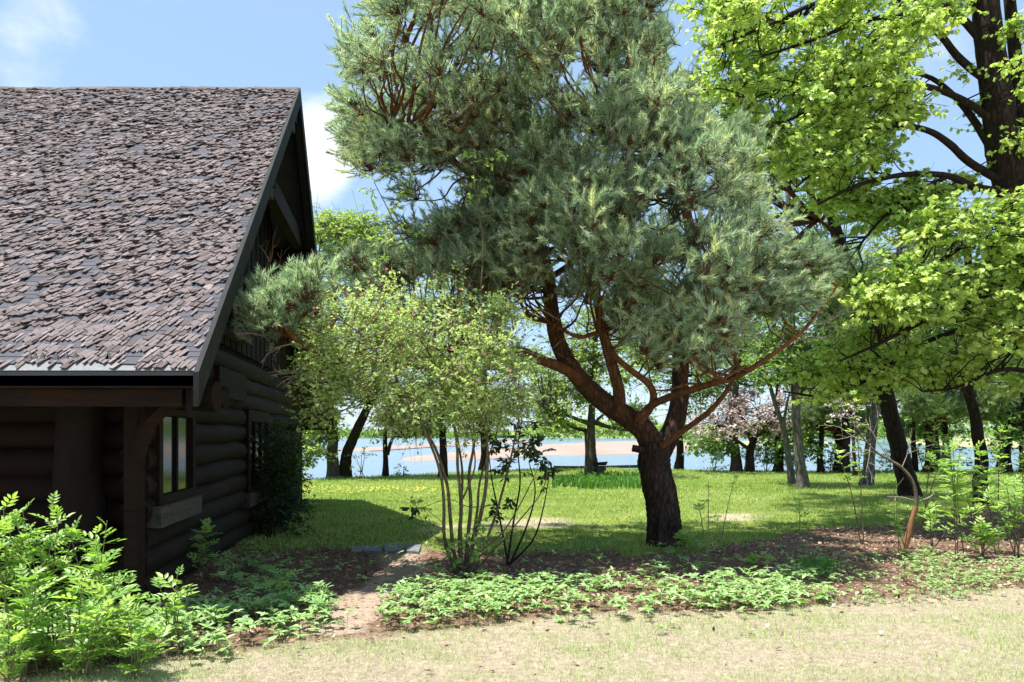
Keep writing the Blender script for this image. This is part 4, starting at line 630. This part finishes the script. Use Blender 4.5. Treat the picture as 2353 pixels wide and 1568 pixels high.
# far shore
def far_forest(label, x0, x1, Y_, tops, m_, n, q=2.6):
    px = rng.uniform(x0, x1, n); top = np.interp(px, [t[0] for t in tops], [t[1] for t in tops]) + 1.5 * noise2(px, px * 0, .12, 4) + rng.normal(0, .8, n); ht = np.maximum(.6, (1003 - top) * Y_ / F); dep = Y_ + rng.uniform(-12, 25, n)
    z = -.4 + ht * rng.random(n) ** .7; o = np.stack([(px - CX) * dep / F, dep, z], 1); g = MB(); inst(g, OV, OVF, o, frames(rand_dir(n), rng.normal(0, .5, (n, 3)) + [0, -.4, 1]), q * rng.uniform(.6, 1.3, n), np.clip(rng.normal(.5, .25, n), 0, 1)); tag(g.build('distant_forest', M[m_]), label, 'forest', kind='stuff')
far_forest('blue-green wooded far shore left across the lake', 300, 1230, 640, [(300, 984), (680, 987), (760, 985), (900, 989), (1230, 993)], 'mid', 9000)
far_forest('paler wooded hill across the lake behind the pine', 1180, 2120, 560, [(1180, 992), (1240, 972), (1330, 962), (1480, 970), (1600, 975), (2120, 965)], 'pale', 12000)
far_forest('wooded bank on the right arm of the lake', 2000, 3300, 260, [(2000, 950), (2150, 930), (2353, 915), (3300, 900)], 'mid', 12000, 1.5)
far_forest('wooded far shore beyond the left end of the cabin', -2500, 320, 640, [(-2500, 975), (-500, 978), (300, 984)], 'mid', 7000, 4)
# ------------------------------------------------------------------ bench-like stand, dock edge, slab
st = thing('stand', 'dark weathered stand with a wide flat top beside the fused trunks', 'stand', G(1384, 1098)); YS = 29.9
def pb(mb, x0, x1, y0, y1, d0, d1): a = W(x0, y1, YS); b_ = W(x1, y0, YS); box(mb, a[0], b_[0], YS + d0, YS + d1, a[2], b_[2])
g = MB(); hexa(g, [(x, YS + d, z) for (x, z0_, z1_) in ((W(1363, 0, YS)[0], 1.6 - 1.12, 0), (0, 0, 0)) for d in (0, 1) for z in (0, 1)][:0] or [tuple(p) for p in (W(1369, 1070, YS - .4), W(1362, 1063, YS - .4), W(1369, 1070, YS + .4), W(1362, 1063, YS + .4), W(1393, 1070, YS - .4), W(1397, 1061, YS - .4), W(1393, 1070, YS + .4), W(1397, 1061, YS + .4))]); g.build('flat_top', M['darkbark'], st)
g = MB(); pb(g, 1372, 1391, 1071, 1082, -.22, .22); g.build('pedestal', M['greenwood'], st); g = MB(); pb(g, 1376, 1388, 1082.1, 1100, -.14, .14); g.build('leg', M['greenwood'], st); g = MB(); pb(g, 1367, 1372, 1071, 1078, -.1, .1); g.build('side_bracket', M['greenwood'], st)
dk_ = thing('timber_edging', 'long weathered timber lying along the lake edge behind the pine', 'timber', G(1400, 1079)); 
for (x0, x1, y0, y1) in ((1275, 1330, 1078, 1078.5), (1332, 1392, 1078.5, 1078), (1394, 1446, 1077.5, 1076), (1448, 1500, 1076, 1075)):
    a = G(x0, y0); b_ = G(x1, y1); g = MB(); hexa(g, [(p[0], p[1] + d, z) for p in (a, b_) for d in (0, .3) for z in (.0, .14)]); g.build('timber', M['greywood'], dk_)
sl = thing('stepping_slab', 'flat dark slate slab lying at the edge of the cabin shadow', 'slab', G(890, 1265)); 
for q in (((812, 1262), (870, 1259), (878, 1274), (806, 1276)), ((882, 1259), (925, 1258), (930, 1272), (884, 1274)), ((930, 1258), (968, 1259), (962, 1276), (934, 1273))):
    g = MB(); B_ = [G(a, b) for a, b in q]; hexa(g, [tuple(B_[k] + [0, 0, z]) for k in (0, 1, 3, 2) for z in (-.02, .045)]); g.build('slab', M['slate'], sl)
# ------------------------------------------------------------------ plants with compound leaves
def compound(nl, ll, ln):
    """pinnate leaf along +x: rachis and paired leaflets"""
    g = MB(); tube(g, [(0, 0, 0), (ln * .5, 0, .02), (ln, 0, -.01)], [.002, .0016, .001], 3, .2, 0, False); P = []
    for i in range(nl // 2):
        x = ln * (.3 + .6 * i / max(1, nl // 2 - 1)); l = ll * (.8 + .25 * math.sin(i + 1))
        for s_ in (-1, 1): P.append(((x, 0, .01), (math.cos(.95), s_ * math.sin(.95), .12), l))
    P.append(((ln, 0, 0), (1, 0, -.05), ll * 1.1))
    for o, d, l in P: inst(g, OVN, OVF, np.array([o]), frames(np.array([d], float), np.array([[0., 0, 1]])), l, .5)
    v = np.concatenate(g.v); return g
def compound_meshes(name, m, nl, ll, ln):
    r_ = []
    for q in (.2, .5, .85):
        g = compound(nl, ll, ln); g.a = [np.full(len(a), q) for a in g.a]; r_.append(g.mesh(name, m))
    return r_
CM = compound_meshes('leaf', M['ash'], 7, .078, .145); CMt = compound_meshes('leaf', M['ash'], 5, .075, .07); CMs = compound_meshes('leaf', M['cover'], 5, .06, .06)
def leafy_stem(name, label, cat, base, top, Y_, nst, spread, dens, meshes, sc=1., group=None, low=.25, mat_stem='stem'):
    """several arching stems from one base; each compound leaf is its own object"""
    b_ = np.array(base, float); b_[2] = 0; t = thing(name, label, cat, b_, group); H = W(top[0], top[1], Y_) - np.array([0, 0, .11 * sc]); n = 0
    for k in range(nst):
        e = H + (rng.normal(0, 1, 3) * spread * np.array([1, .7, .35]) if k else 0); e[2] = max(.15, min(e[2], H[2] + .02) * (1 if k == 0 else rng.uniform(.6, 1))); m1 = b_ * .55 + e * .45 + [0, 0, e[2] * .12]; P = smooth_path([b_ + [rng.normal(0, .04), rng.normal(0, .04), -.02], m1, e], 6)
        g = MB(); tube(g, P, np.linspace(.0075, .003, len(P)) * max(.7, sc), 5, 0, .05); g.build('stem', M[mat_stem], t)
        T = np.gradient(P, axis=0); L_ = np.linalg.norm(np.diff(P, axis=0), axis=1).sum(); cnt = max(4, int(L_ * dens)); ph = rng.random() * 6
        for i in range(cnt):
            u = low + (1 - low) * (i + .5 * rng.random()) / cnt; q = min(u, 1) * (len(P) - 1); j = min(int(q), len(P) - 2); p = P[j] + (P[j + 1] - P[j]) * (q - j); a = ph + i * 2.4; d = unit(np.array([math.cos(a), math.sin(a), rng.uniform(.05, .75) + (1.0 if u > .93 else 0)])); nn = unit(np.array([0, -.1, 1.]) + rng.normal(0, .25, 3))
            fr = frames(d[None], nn[None])[0]; s_ = sc * rng.uniform(.7, 1.2) * (.75 if u > .9 else 1); o = link('leaf', meshes[rng.integers(3)], t); m4 = np.eye(4); m4[:3, :3] = fr * s_; m4[:3, 3] = p; o.matrix_basis = Matrix(m4.tolist()); n += 1
    return t
grp = 'leafy young plants by the cabin corner'
for (bx, Y_, tx, ty, ns, sp, lab) in (
    (20, 5.5, 8, 1128, 6, .16, 'leafy plant cut by the left edge, tips against the dark cabin wall'), (110, 5.6, 118, 1122, 8, .17, 'tallest bright leafy plant in front of the cabin wall'), (215, 5.7, 246, 1165, 5, .12, 'slender leafy plant with a single high tip right of the tallest one'), (60, 5.3, 70, 1265, 8, .22, 'low leafy plant under the tallest one at the left'), (170, 5.25, 190, 1280, 9, .22, 'dense waist of leaves in front of the slender tip'),
    (275, 5.6, 300, 1290, 7, .16, 'leafy plant with arching tips right of the slender one'), (395, 5.9, 408, 1288, 5, .07, 'narrow upright leafy plant standing alone right of the left thicket'), (310, 5.2, 300, 1385, 7, .2, 'knee-high leafy plant at the foot of the arching tips'), (20, 5.05, 20, 1380, 6, .2, 'low leaves at the bottom left corner'), (230, 5.5, 225, 1230, 4, .1, 'thin leafy stem between the tallest plant and the arching tips')):
    leafy_stem('leafy_plant', lab, 'plant', W(bx, HY + CAM * F / Y_, Y_), (tx, ty), Y_, ns, sp, 14.5, CM, .88, grp, .12)
for (bx, by, tx, ty, ns, sp, sc, lab) in ((455, 1330, 470, 1185, 3, .12, .9, 'shaded plant under the nearer cabin window'), (425, 1330, 420, 1215, 2, .08, .9, 'smaller shaded plant left under the window'), (535, 1340, 530, 1250, 6, .2, .8, 'dark bushy plant in the cabin shadow'), (610, 1370, 600, 1275, 6, .2, .8, 'dark feathery plant deeper in the cabin shadow'), (640, 1395, 655, 1290, 3, .1, .8, 'thin pale-tipped plant at the shadow edge'), (700, 1178, 705, 1135, 7, .3, 1., 'small sunlit bush behind the dark ivy bush')):
    Y_ = CAM * F / (by - HY); leafy_stem('shade_plant', lab, 'plant', G(bx, by), (tx, ty), Y_, ns, sp, 15, CM if ns < 6 else CMs, sc * (1 if ns < 6 else 1.3), 'plants in the cabin shadow', .2)
for (bx, by, tx, ty, lab) in ((735, 1400, 738, 1312, 'small sprig standing at the path edge in the sun'), (590, 1420, 600, 1365, 'low sprig at the edge of the cabin shadow'), (655, 1412, 640, 1372, 'sprig between two others along the shadow edge'), (740, 1425, 745, 1375, 'bushy sprig right where path meets shadow'), (490, 1440, 500, 1395, 'sprig left along the shadow edge')):
    Y_ = CAM * F / (by - HY); leafy_stem('sprig', lab, 'plant', G(bx, by), (tx, ty), Y_, 4, .09, 30, CMs, 1.1, 'sprigs along the shadow edge', .15)
gr2 = 'young saplings on the right'
for i, (bx, by, tx, ty, ns, sp, dn, sc, lab) in enumerate((
    (1838, 1292, 1836, 1128, 1, .05, 7, 1.2, 'thin sapling with a leafy top left of the broken one'), (1628, 1320, 1628, 1085, 2, .1, 4, 1.1, 'very thin bare-stemmed sapling right of the pine trunk'), (1660, 1240, 1690, 1080, 1, .05, 5, 1., 'spindly shoot with dark leaf tufts behind the thin sapling'), (1700, 1310, 1760, 1290, 4, .15, 9, 1.1, 'low sapling tuft on the leaf litter'), (1575, 1270, 1580, 1205, 5, .12, 14, 1.1, 'leaf tuft at the right foot of the pine trunk'),
    (2065, 1275, 2060, 1140, 3, .08, 16, .9, 'leafy sprout close to the curved broken stem'), (2140, 1270, 2150, 1130, 3, .3, 9, 1.3, 'sapling left of the crooked dark trunk with flat leaf layers'), (2200, 1290, 2190, 1000, 3, .3, 9, 1.3, 'tall sapling in front of the crooked dark trunk'), (2255, 1280, 2250, 1180, 5, .14, 16, 1.2, 'short dense sapling at the foot of the crooked trunk'), (2290, 1275, 2300, 950, 3, .35, 9, 1.4, 'tallest light sapling right of the crooked trunk'), (2335, 1285, 2330, 1080, 4, .25, 10, 1.3, 'sapling near the right edge with many layers'), (2350, 1240, 2350, 1000, 3, .3, 9, 1.3, 'sapling cut by the right edge'), (2235, 1215, 2240, 1060, 2, .25, 9, 1.3, 'small sapling just behind the crooked trunk'), (2120, 1230, 2160, 900, 2, .3, 8, 1.4, 'sapling whose top reaches the maple leaves'), (1985, 1250, 1960, 880, 2, .3, 7, 1.3, 'slim sapling with pale leaves before the leaning trunk'))):
    Y_ = CAM * F / (by - HY); leafy_stem('sapling', lab, 'sapling', G(bx, by), (tx, ty), Y_, ns, sp * 1.1, dn * (1.35 if bx > 2100 else 1), CMt, sc * .95, gr2, .35 if ns > 1 else .6, 'shrubbark' if i > 5 else 'stem')
# curved broken stem with orange split base
bs = thing('broken_sapling', 'curved dead stem with an orange split base and bare twigs', 'sapling', G(2078, 1262)); YB = 11.2
limb(bs, [W(a, b, YB) for a, b in ((2074, 1266), (2086, 1235), (2094, 1200), (2104, 1165))], .048, .034, M['rawwood'], 'split_base', 9, 0, .14)
P1 = limb(bs, [W(a, b, YB) for a, b in ((2103, 1172), (2106, 1145), (2096, 1105), (2072, 1075), (2045, 1058), (2015, 1040), (1990, 1015), (1970, 985))], .03, .009, M['shrubbark'], 'stem', 8, 0, .08)
g = MB()
for (a, b, dx, dz, l) in ((2045, 1058, -.5, .9, .5), (2015, 1040, -1, .1, .35), (2072, 1075, .3, 1, .4), (1990, 1015, -1, .6, .4), (2100, 1150, -1, .15, .45), (2000, 1020, -.2, -1, .4), (1970, 985, -.7, .8, .3), (2104, 1155, .9, .3, .2)): deadfan(W(a, b, YB), (dx, rng.normal() * .3, dz), l, 3, 3, .008)
tag(g.build('bare_twigs', M['twig'], bs), kind='stuff')
# ivy-dark bush against the cabin's far corner
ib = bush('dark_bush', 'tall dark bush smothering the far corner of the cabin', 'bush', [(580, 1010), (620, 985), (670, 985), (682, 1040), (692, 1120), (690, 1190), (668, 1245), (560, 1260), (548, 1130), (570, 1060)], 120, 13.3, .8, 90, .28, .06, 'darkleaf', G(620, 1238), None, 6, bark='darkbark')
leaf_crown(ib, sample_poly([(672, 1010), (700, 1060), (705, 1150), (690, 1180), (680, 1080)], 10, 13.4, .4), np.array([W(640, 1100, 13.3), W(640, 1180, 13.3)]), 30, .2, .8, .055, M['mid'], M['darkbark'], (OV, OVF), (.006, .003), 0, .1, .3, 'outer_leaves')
# ------------------------------------------------------------------ grass-like clumps
def blades(mb, o, h, wd, lean, var, seg=3):
    n = len(o); a = rng.random(n) * 6.283; d = np.stack([np.cos(a), np.sin(a), 0 * a], 1) * (lean * rng.random(n))[:, None]; side = np.stack([-np.sin(a), np.cos(a), 0 * a], 1) * wd / 2; side = np.where(rng.random((n, 1)) < .5, side, np.stack([np.ones(n), 0 * a, 0 * a], 1) * wd / 2); h = np.broadcast_to(h, (n,))[:, None]
    Z1 = np.array([[0, 0, 1.]]); m1 = o + d * h * .35 + Z1 * h * .6; tip = o + d * h * 1.1 + Z1 * h * (1 - .35 * np.clip(lean, 0, 1)); v = np.stack([o - side, o + side, m1 - side * .75, m1 + side * .75, tip], 1).reshape(-1, 3)
    k = np.arange(n)[:, None] * 5; mb.add(v, np.zeros((0, 4), int)); b0 = mb.n - len(v); mb.a[-1] = np.repeat(np.broadcast_to(var, (n,)), 5); mb.f[4].append(np.hstack([k, k + 1, k + 3, k + 2]) + b0); mb.f[3].append(np.hstack([k + 2, k + 3, k + 4]) + b0)
def tri_blades(mb, o, h, wd, lean, var):
    n = len(o); a = rng.random(n) * 6.283; d = np.stack([np.cos(a), np.sin(a), 0 * a], 1) * (lean * rng.random(n) ** .7)[:, None] if np.isscalar(lean) else np.stack([np.cos(a), np.sin(a), 0 * a], 1) * lean[:, None]
    h = np.broadcast_to(h, (n,))[:, None]; b_ = rng.random(n) * 3.14; side = np.stack([np.cos(b_), np.sin(b_), 0 * b_], 1) * (np.broadcast_to(wd, (n,)) / 2)[:, None]; tip = o + d * h + np.array([[0, 0, 1.]]) * h
    mb.add(np.stack([o - side, o + side, tip], 1).reshape(-1, 3), np.arange(3 * n).reshape(n, 3), np.repeat(np.broadcast_to(var, (n,)), 3))
def ground_at(x, y): return np.stack([x, y, hgt(x, y)], 1)
def scatter(n, px0, px1, py0, py1, power=1.):
    """uniform on the ground inside the wedge seen between two photograph rows"""
    y0, y1 = CAM * F / (py1 - HY), CAM * F / (py0 - HY); y = (y0 ** (power + 1) + rng.random(n) * (y1 ** (power + 1) - y0 ** (power + 1))) ** (1 / (power + 1)); x = (rng.uniform(px0, px1, n) - CX) * y / F; return x, y
def pxpy(x, y): return CX + x * F / y, HY + CAM * F / y
lt = thing('lily_bed', 'bed of strap-leaved green lily clumps on the lawn left of the pine trunk', 'flower bed', G(1400, 1120)); g = MB()
for (x0, x1, y0, y1, n, h, v) in ((1325, 1490, 1096, 1126, 900, .42, .6), (1270, 1340, 1100, 1122, 260, .3, .1)):
    px = rng.uniform(x0, x1, n); py = rng.uniform(y0, y1, n); o = np.array([G(a, b) for a, b in zip(px, py)]); cs = rng.integers(0, 60, n); blades(g, o, h * rng.uniform(.5, 1.1, n), .035, .9, np.clip(rng.normal(v, .25, n), 0, 1))
tag(g.build('blades', M['lily'], lt), kind='stuff')
it = thing('grass_tuft', 'tall fresh grass tuft at the front of the leaf litter', 'grass tuft', G(1875, 1320)); g = MB(); px = rng.normal(1875, 24, 420); py = rng.normal(1318, 8, 420); blades(g, np.array([G(a, b) for a, b in zip(px, py)]), .22 * rng.uniform(.5, 1.2, 420), .009, .5, rng.random(420)); tag(g.build('blades', M['lily'], it), kind='stuff')
for (a, b, h, lab) in ((1665, 1400, .22, 'pair of dry upright stalks in the green plants'), (1655, 1398, .2, 'short dry stalk left of the pair')):
    s_ = thing('dry_stalk', lab, 'stalk', G(a, b)); g = MB(); p = G(a, b); tube(g, [p, p + [-.01, 0, h * .5], p + [-.03, 0, h]], [.005, .004, .003], 5, 0); g.build('stalk', M['twig'], s_)
s_ = thing('fallen_stick', 'long thin pale stick leaning over the green plants', 'stick', G(1740, 1345)); g = MB(); tube(g, [W(1632, 1298, 8.9), W(1690, 1325, 8.6), W(1745, 1345, 8.5)], [.006, .007, .005], 5); g.build('stick', M['twig'], s_)
for (a, b, l, an, lab) in ((320, 1492, .3, .2, 'short grey stick on bare soil under the left plants'), (235, 1515, .4, -.1, 'longest stick lying at the lower left'), (390, 1505, .2, .5, 'small curved stick on the soil'), (905, 1398, .12, 0, 'pale chip of wood on the path'), (2150, 1310, .5, .12, 'thin stick on the litter at the right')):
    p = G(a, b) + [0, 0, .015]; s_ = thing('fallen_stick', lab, 'stick', p, 'sticks on the ground'); g = MB(); d = np.array([math.cos(an), math.sin(an), 0]) * l / 2; tube(g, [p - d, p + [0, .02, .01], p + d], [.009, .01, .006], 5); g.build('stick', M['twig'], s_)
for i, (a, b, lab) in enumerate(((1640, 1455, 'pine cone alone on the dry grass'), (1125, 1390, 'pine cone in the plants below the shrub'), (2065, 1380, 'pine cone at the right in the litter'))):
    p = G(a, b) + [0, 0, .02]; c_ = thing('pine_cone', lab, 'cone', p); cone(p, .026).build('scales', M['darkbark'], c_)
# ------------------------------------------------------------------ ground cover
def lim(px, xs_, ys_): return np.interp(px, xs_, ys_)
g = MB(); x, y = scatter(15000, -40, 2420, 1240, 1545); px, py = pxpy(x, y)
top = lim(px, [-40, 350, 500, 760, 850, 1000, 1200, 1500, 1750, 1900, 2100, 2420], [1400, 1440, 1400, 1390, 1395, 1335, 1345, 1350, 1335, 1300, 1275, 1265]); bot = lim(px, [-40, 250, 480, 760, 900, 1300, 1700, 1900, 2100, 2420], [1550, 1535, 1525, 1450, 1445, 1428, 1410, 1395, 1375, 1350])
dn = noise2(x, y, 2.6, 14) * .5 + .5; inside = (py > top - 6 * noise2(x, y, 5, 3)) & (py < bot + 14 * noise2(x, y, 4, 8) + rng.exponential(7, len(px)) - 4) & (dn + rng.normal(0, .13, len(px)) > .36 - .05 * ((px > 430) & (px < 740)) + .1 * ((px > 740) & (px < 860)) + .1 * (px > 1850)) & ~((px > 750) & (px < 870) & (py < 1440) & (rng.random(len(px)) < .8))
extra = (py > 1262) & (py < top) & (px > 500) & (rng.random(len(px)) < .04 + .25 * ((px > 560) & (px < 720) & (py > 1300)) + .12 * ((px > 1480) & (px < 1650) & (py > 1290)))
sel = inside | extra; x, y, px = x[sel], y[sel], px[sel]; n = len(x); B_ = ground_at(x, y); hh = np.where(px < 1900, rng.uniform(.04, .17, n), rng.uniform(.03, .14, n)); T_ = B_ + np.stack([rng.normal(0, .02, n), rng.normal(0, .02, n), hh], 1); gs = MB(); twigs(gs, B_, T_, .0022, .0018)
for j in range(7):
    a = j * .8976 + rng.random(n) * .5; d = unit(np.stack([np.cos(a), np.sin(a), rng.normal(.05, .3, n)], 1)); keep = rng.random(n) < .93; inst(g, OV * [1, .95, 1], OVF, T_[keep], frames(d, rng.normal(0, .15, (n, 3)) + [0, 0, 1])[keep], (rng.uniform(.03, .085, n) * np.where(px < 1900, 1, .65))[keep], np.clip(rng.normal(.55, .22, n), 0, 1)[keep])
tag(g.build('ground_cover', M['cover']), 'green whorled ground plants between the dry grass and the leaf litter', 'ground plants', kind='stuff'); tag(gs.build('plant_stalks', M['stem']), 'thin stalks under the green ground plants', 'stalks', kind='stuff')
# leaf litter
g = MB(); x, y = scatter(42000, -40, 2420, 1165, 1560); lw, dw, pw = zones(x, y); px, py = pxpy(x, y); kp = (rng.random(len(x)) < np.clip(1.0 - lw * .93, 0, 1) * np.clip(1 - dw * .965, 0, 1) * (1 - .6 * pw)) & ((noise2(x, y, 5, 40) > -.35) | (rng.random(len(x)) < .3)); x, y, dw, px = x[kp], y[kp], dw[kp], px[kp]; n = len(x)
inst(g, RH * [1, 1, 1.6], RHF, ground_at(x, y) + np.stack([0 * x, 0 * x, rng.uniform(.004, .035, n)], 1), frames(unit(rng.normal(0, 1, (n, 3)) * [1, 1, .35]), rng.normal(0, .45, (n, 3)) + [0, 0, 1]), rng.uniform(.025, .07, n), np.clip(rng.normal(.42, .22, n) + .2 * (px > 1750), 0, 1))  # leaves on the right are lighter: sunlight put into their colour
tag(g.build('fallen_leaves', M['litter']), 'brown dead leaves covering the soil under the trees', 'leaf litter', kind='stuff')
# dry foreground turf
g = MB(); x, y = scatter(190000, -60, 2420, 1335, 1640, .6); lw, dw, pw = zones(x, y); kp = rng.random(len(x)) < np.maximum(dw * (1 - .5 * pw), .03); x, y = x[kp], y[kp]; n = len(x); gn = noise2(x, y, 3.5, 22) + .5 * noise2(x, y, 11, 23); green = (gn + rng.normal(0, .7, n)) > .22; py = HY + CAM * F / y
v = np.where(green, rng.uniform(.92, 1, n), rng.uniform(0, .9, n)); h = np.where(green, rng.uniform(.014, .055, n), rng.uniform(.006, .02, n)); le = np.where(green, rng.uniform(.2, .9, n), rng.uniform(1., 4.5, n)); tri_blades(g, ground_at(x, y) + [0, 0, .001], h, np.where(green, .0035, .003), le, v)
tag(g.build('dry_grass', M['straw']), 'short straw-coloured turf with scattered fresh blades in the foreground', 'grass', kind='stuff')
# lawn
g = MB(); x, y = scatter(230000, -40, 2420, 1070, 1300, .35); lw, dw, pw = zones(x, y); kp = (y < shore(x) + .3) & (rng.random(len(x)) < lw * (1 - .55 * np.clip(dw, 0, 1)) + .02); x, y, dw = x[kp], y[kp], dw[kp]; n = len(x)
v = np.clip(.46 + .28 * noise2(x, y, .55, 60) + .12 * noise2(x, y, 2.4, 61) + rng.normal(0, .17, n) + .3 * np.clip(noise2(x, y, 1.3, 62) - .1, 0, 1) + dw * .5, 0, 1); edgeb = np.clip(1 - (shore(x) - y) / 1.2, 0, 1); tri_blades(g, ground_at(x, y), (rng.uniform(.03, .075, n) + .05 * edgeb) * (1 - .4 * dw), .006 + .0011 * y * .6, .7, v)
tag(g.build('lawn_grass', M['grass']), 'green lawn between the leaf litter and the lake', 'grass', kind='stuff')
g = MB(); px = np.concatenate([rng.uniform(690, 1300, 110), rng.uniform(700, 1050, 130)]); py = np.concatenate([rng.normal(1131, 7, 110), rng.normal(1129, 4, 130)]); Yd = CAM * F / (py - HY); n = len(px); o = np.stack([(px - CX) * Yd / F, Yd, np.full(n, .085)], 1)
for j in range(4): a = j * 1.57 + rng.random(n); inst(g, RH, RHF, o, frames(np.stack([np.cos(a), np.sin(a), np.full(n, .3)], 1), np.array([[0, -.3, 1.]])), .034, rng.random(n))
tag(g.build('dandelions', M['yellow']), 'yellow dandelions dotted across the sunny lawn', 'dandelions', kind='stuff')
print('objects', len(bpy.data.objects), 'tris', sum(len(m.polygons) for m in bpy.data.meshes))
